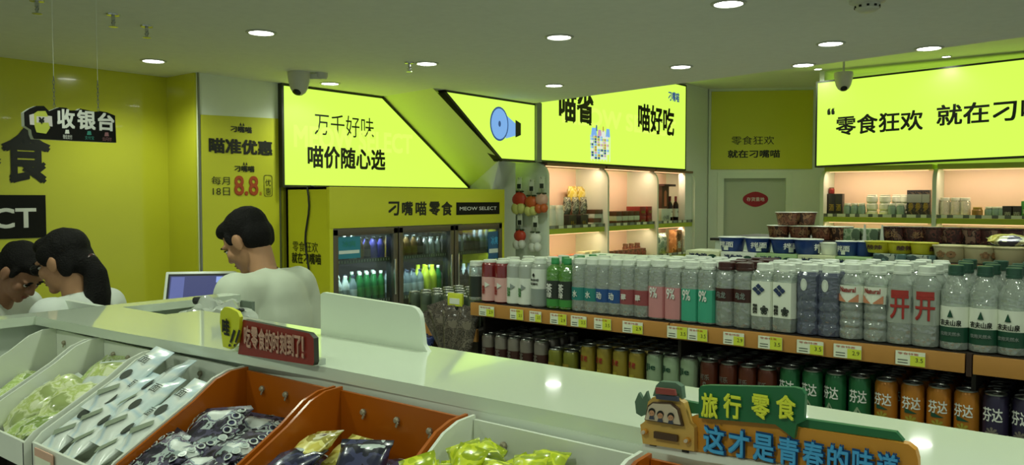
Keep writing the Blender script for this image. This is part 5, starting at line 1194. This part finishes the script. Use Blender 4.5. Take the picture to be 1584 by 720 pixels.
# ------------------------------------------------------------------ people
def cap_(bm, p0, p1, r0, r1, n=14):
    p0, p1 = Vector(p0), Vector(p1); d = p1 - p0; L = d.length; q = d.to_track_quat('Z', 'Y').to_matrix() if L > 1e-6 else Matrix.Identity(3)
    prof = []
    for k in range(5): a = -PI / 2 + k * PI / 8; prof.append((r0 * math.cos(a), r0 * math.sin(a)))
    for k in range(5): a = k * PI / 8; prof.append((r1 * math.cos(a), L + r1 * math.sin(a)))
    rings = []
    for r, z in prof: rings.append([bm.verts.new(q @ Vector((max(r, 1e-4) * math.cos(2 * PI * i / n), max(r, 1e-4) * math.sin(2 * PI * i / n), z)) + p0) for i in range(n)])
    for k in range(len(rings) - 1):
        for i in range(n): bm.faces.new((rings[k][i], rings[k][(i + 1) % n], rings[k + 1][(i + 1) % n], rings[k + 1][i]))
    bm.faces.new(rings[0][::-1]); bm.faces.new(rings[-1])
def el_(bm, c, r, rot=None, seg=18, ring=12):
    tmp = bmesh.new(); bmesh.ops.create_uvsphere(tmp, u_segments=seg, v_segments=ring, radius=1); bmesh.ops.scale(tmp, vec=r, verts=tmp.verts)
    if rot is not None: bmesh.ops.rotate(tmp, verts=tmp.verts, matrix=(rot if isinstance(rot, Matrix) else Euler(rot).to_matrix()))
    bmesh.ops.translate(tmp, vec=c, verts=tmp.verts)
    mp = {v: bm.verts.new(v.co) for v in tmp.verts}
    for f in tmp.faces: bm.faces.new([mp[v] for v in f.verts])
    tmp.free()
def fuse(bm, name, m, parent, voxel=.008, smooth=3, cut=None, wob=0.0, ws=9.0):
    """overlapping volumes become one continuous surface"""
    me = bpy.data.meshes.new('fuse'); bm.to_mesh(me); bm.free()
    o = bpy.data.objects.new('fuse', me); COL.objects.link(o)
    md = o.modifiers.new('r', 'REMESH'); md.mode = 'VOXEL'; md.voxel_size = voxel; md.use_smooth_shade = True
    if smooth: sm = o.modifiers.new('s', 'SMOOTH'); sm.iterations = smooth; sm.factor = .5
    bpy.context.view_layer.update()
    res = bpy.data.meshes.new_from_object(o.evaluated_get(bpy.context.evaluated_depsgraph_get()))
    bpy.data.objects.remove(o); bpy.data.meshes.remove(me)
    if cut or wob:
        b2 = bmesh.new(); b2.from_mesh(res)
        if cut:
            for co, no in cut: bmesh.ops.bisect_plane(b2, geom=b2.verts[:] + b2.edges[:] + b2.faces[:], plane_co=co, plane_no=no, clear_outer=True)
        if wob:
            b2.normal_update()
            for v in b2.verts:
                q = v.co; f = noise.noise(Vector((q.x * ws, q.y * ws, q.z * ws * .35))) + .5 * noise.noise(Vector((q.x * ws * 2.2 + q.z * 9, q.y * ws * 2.2, q.z * 3)))
                v.co = q + v.normal * f * wob
        b2.to_mesh(res); b2.free()
    res.name = name; res.materials.clear(); res.materials.append(MATS[m])
    for p in res.polygons: p.use_smooth = True
    q = bpy.data.objects.new(name, res); COL.objects.link(q); q.parent = parent; return q
def lerp(a, c, f): return Vector(a) * (1 - f) + Vector(c) * f
def person(label, loc, rz, s=1.0, lean=.12, bow=.6, turn=0.0, female=False, skin='skin', tee='tee_white', hair='short', elbows=((-.25, .05, 1.08), (.25, .05, 1.08)), hands=((-.12, .30, 1.10), (.12, .30, 1.10)), glasses=False, neck_up=0.0):
    t = empty('person', loc, label, 'person', 'shop staff behind the counter', rz); t.scale = (s, s, s)
    wS = .175 if female else .195
    def tl(x, y, z): f = max(0, z - .95); return Vector((x, y + f * lean * 1.0 + f * f * lean * .6, z))     # torso leans forward with height
    sh = [tl(-wS, 0, 1.385), tl(wS, 0, 1.385)]
    nb = tl(0, -.005, 1.43); hc = nb + Vector((0, .035 + .10 * bow, .165 - .045 * bow + neck_up))
    HM = Matrix.Rotation(turn, 3, 'Z') @ Matrix.Rotation(-bow, 3, 'X')
    H = lambda x, y, z: hc + HM @ Vector((x, y, z))
    def torso(bm, g=0.0):
        el_(bm, tl(0, 0, .96), (.155 + g, .115 + g, .13 + g)); el_(bm, tl(0, .005, 1.08), ((.125 if female else .14) + g, .10 + g, .14 + g))
        el_(bm, tl(0, .012, 1.24), ((.145 if female else .165) + g, .108 + g, .165 + g)); el_(bm, tl(0, -.01, 1.33), (.14 + g, .095 + g, .11 + g))
        cap_(bm, tl(-wS + .03, -.005, 1.378), tl(wS - .03, -.005, 1.378), .062 + g, .062 + g); cap_(bm, tl(0, -.01, 1.36), nb, .085 + g, .055 + g * .3)
        for k in (0, 1): cap_(bm, sh[k], lerp(sh[k], elbows[k], .3), .062 + g, .056 + g)
    bm = bmesh.new(); torso(bm)
    cap_(bm, nb + Vector((0, 0, -.03)), H(0, -.025, -.055), .056, .054)
    # head: skull, jaw, chin, nose, brow, cheeks, lips, ears
    el_(bm, H(0, -.012, .03), (.075, .094, .084), HM); el_(bm, H(0, .022, -.04), (.060, .066, .070), HM); el_(bm, H(0, .070, -.088), (.024, .022, .020), HM)
    cap_(bm, H(0, .080, .022), H(0, .102, -.022), .010, .0135); el_(bm, H(-.012, .095, -.026), (.009, .010, .008), HM); el_(bm, H(.012, .095, -.026), (.009, .010, .008), HM)
    for sx in (-1, 1):
        el_(bm, H(sx * .030, .074, .026), (.026, .014, .010), HM); el_(bm, H(sx * .042, .055, -.02), (.026, .026, .026), HM); el_(bm, H(sx * .077, -.006, -.004), (.010, .022, .033), HM); el_(bm, H(sx * .082, -.014, .006), (.008, .016, .024), HM)
    el_(bm, H(0, .083, -.052), (.024, .012, .007), HM); el_(bm, H(0, .081, -.064), (.021, .012, .008), HM)
    for k, sx in ((0, -1), (1, 1)):
        e, h = Vector(elbows[k]), Vector(hands[k]); cap_(bm, sh[k], e, .050, .040); cap_(bm, e, h, .040, .026)
        d = (h - e).normalized(); side = d.cross(VZ).normalized(); dn_ = side.cross(d) * -1
        pc = h + d * .045; cap_(bm, h, pc + d * .02, .024, .030); cap_(bm, pc - side * .022, pc + side * .022 + d * .01, .018, .018)
        for q, (off, ln) in enumerate(((-.031, .062), (-.011, .074), (.010, .070), (.030, .054))):
            a = pc + side * off + d * .03; m1 = a + d * ln * .55 + Vector((0, 0, -.006)); m2 = m1 + d * ln * .35 + Vector((0, 0, -.022)); cap_(bm, a, m1, .0095, .0088, 8); cap_(bm, m1, m2, .0088, .0075, 8)
        a = pc - side * .028 * sx - d * .02; m1 = a - side * .028 * sx + d * .026; m2 = m1 + d * .03 - Vector((0, 0, .012)); cap_(bm, a, m1, .012, .0105, 8); cap_(bm, m1, m2, .0105, .008, 8)
    for sx in (-1, 1):
        cap_(bm, (sx * .085, 0, .90), (sx * .095, .02, .50), .085, .056); cap_(bm, (sx * .095, .02, .50), (sx * .10, -.01, .09), .054, .038); cap_(bm, (sx * .10, -.02, .05), (sx * .11, .12, .035), .04, .035)
    fuse(bm, 'body', skin, t, .0065, 2)
    bm = bmesh.new(); torso(bm, .019)
    for k in (0, 1): cap_(bm, sh[k], lerp(sh[k], elbows[k], .78), .075, .071)
    cap_(bm, tl(-.07, 0, .90), tl(.07, 0, .90), .135, .135)
    fuse(bm, 'tee_shirt', tee, t, .011, 14, cut=[(nb + Vector((0, .0, .046)), Vector((0, -.25, 1)).normalized())], wob=.006)
    bm = bmesh.new()
    for sx in (-1, 1): cap_(bm, (sx * .08, 0, .92), (sx * .095, .02, .50), .103, .078); cap_(bm, (sx * .095, .02, .50), (sx * .10, -.01, .10), .076, .064)
    cap_(bm, (-.06, 0, .95), (.06, 0, .95), .115, .115); fuse(bm, 'trousers', 'trousers', t, .012, 2)
    for sx in (-1, 1):
        bm = bmesh.new(); cap_(bm, (sx * .10, -.03, .05), (sx * .112, .14, .042), .048, .044); fuse(bm, 'shoe', 'shoe', t, .01, 1, cut=[(Vector((0, 0, .002)), Vector((0, 0, -1)))])
    # hair
    bm = bmesh.new()
    el_(bm, H(0, -.030, .052), (.086, .098, .084), HM); el_(bm, H(0, -.055, .008), (.080, .068, .080), HM); el_(bm, H(0, .030, .085), (.068, .058, .038), HM)
    if hair == 'short':
        for sx in (-1, 1): el_(bm, H(sx * .074, .020, .030), (.012, .016, .030), HM)
        el_(bm, H(0, -.075, -.028), (.058, .032, .040), HM)
    else:
        for sx in (-1, 1): el_(bm, H(sx * .070, .000, .040), (.018, .055, .045), HM); el_(bm, H(sx * .066, -.05, -.02), (.020, .036, .050), HM)
        el_(bm, H(0, -.085, -.02), (.060, .045, .060), HM)
        p0 = H(0, -.115, -.035); pts = [p0, p0 + Vector((0, -.020, -.05)), p0 + Vector((0, -.025, -.13)), p0 + Vector((0, -.030, -.22)), p0 + Vector((0, -.045, -.30))]
        rr_ = [.034, .044, .050, .042, .014]
        for i in range(4): cap_(bm, pts[i], pts[i + 1], rr_[i], rr_[i + 1])
    ho = fuse(bm, 'hair', 'hair', t, .0065, 2, wob=.0035, ws=26)
    if hair != 'short':
        b = B(); b.ell(tuple(H(0, -.118, -.036)), (.034, .018, .034), 'cap_brown', 14, 8); b.build('hair_tie', ho)
    for sx in (-1, 1):
        b = B(); b.ell(tuple(H(sx * .031, .0765, .006)), (.013, .008, .0065), 'eye_white', 12, 8, HM); b.ell(tuple(H(sx * .031, .0815, .005)), (.0055, .0042, .0055), 'black_ink', 10, 8, HM)
        b.ell(tuple(H(sx * .031, .0815, .0135)), (.016, .006, .0035), 'hair', 10, 6, HM); b.build('eye', t)
        b = B(); b.ell(tuple(H(sx * .032, .0865, .030)), (.018, .005, .0045), 'hair', 12, 6, HM); b.build('eyebrow', t)
    b = B(); b.ell(tuple(H(0, .0925, -.053)), (.020, .005, .004), 'lip', 12, 6, HM); b.ell(tuple(H(0, .0905, -.063)), (.017, .006, .005), 'lip', 12, 6, HM); b.build('lips', t)
    if glasses:
        b = B()
        for sx in (-1, 1):
            b.tube([H(sx * .034 + .026 * math.cos(a), .100, .004 + .020 * math.sin(a)) for a in [2 * PI * k / 18 for k in range(19)]], .0016, 'black_plastic', 6)
            b.tube([H(sx * .060, .100, .010), H(sx * .078, .03, .012), H(sx * .083, -.012, .008)], .0016, 'black_plastic', 6)
        b.tube([H(-.009, .101, .008), H(0, .104, .010), H(.009, .101, .008)], .0016, 'black_plastic', 6); b.build('glasses', t)
    return t
def stand_at(px, D):
    q = on(px, 360, D=D); return (q.x, q.y, 0)
def facing(dx, dy):                                    # heading: dx along the view's right, dy away from the viewer
    v = _R * dx + _F * dy; return math.atan2(-v.x, v.y)
person('person in a pale tee seen from behind, head bowed, standing by the cashier screen', stand_at(450, 3.12), facing(-.93, .36), .975, .20, .62, .12, skin='skin', tee='tee_pale', hands=((-.16, .36, 1.17), (.14, .36, 1.17)))
person('person with a dark ponytail and glasses in a pale tee, facing left in profile', stand_at(146, 3.0), facing(-.95, .10), .925, .12, .34, .0, True, 'skin', 'tee_white', 'ponytail', glasses=True)
person('person in a white shirt bowing at the left edge of the picture', stand_at(-58, 3.25), facing(.96, -.10), .90, .26, .80, -.1, skin='skin_dark', tee='tee_white', hands=((-.12, .20, 1.02), (.12, .20, 1.02)))
COL.objects.unlink(_to); bpy.data.objects.remove(_to)
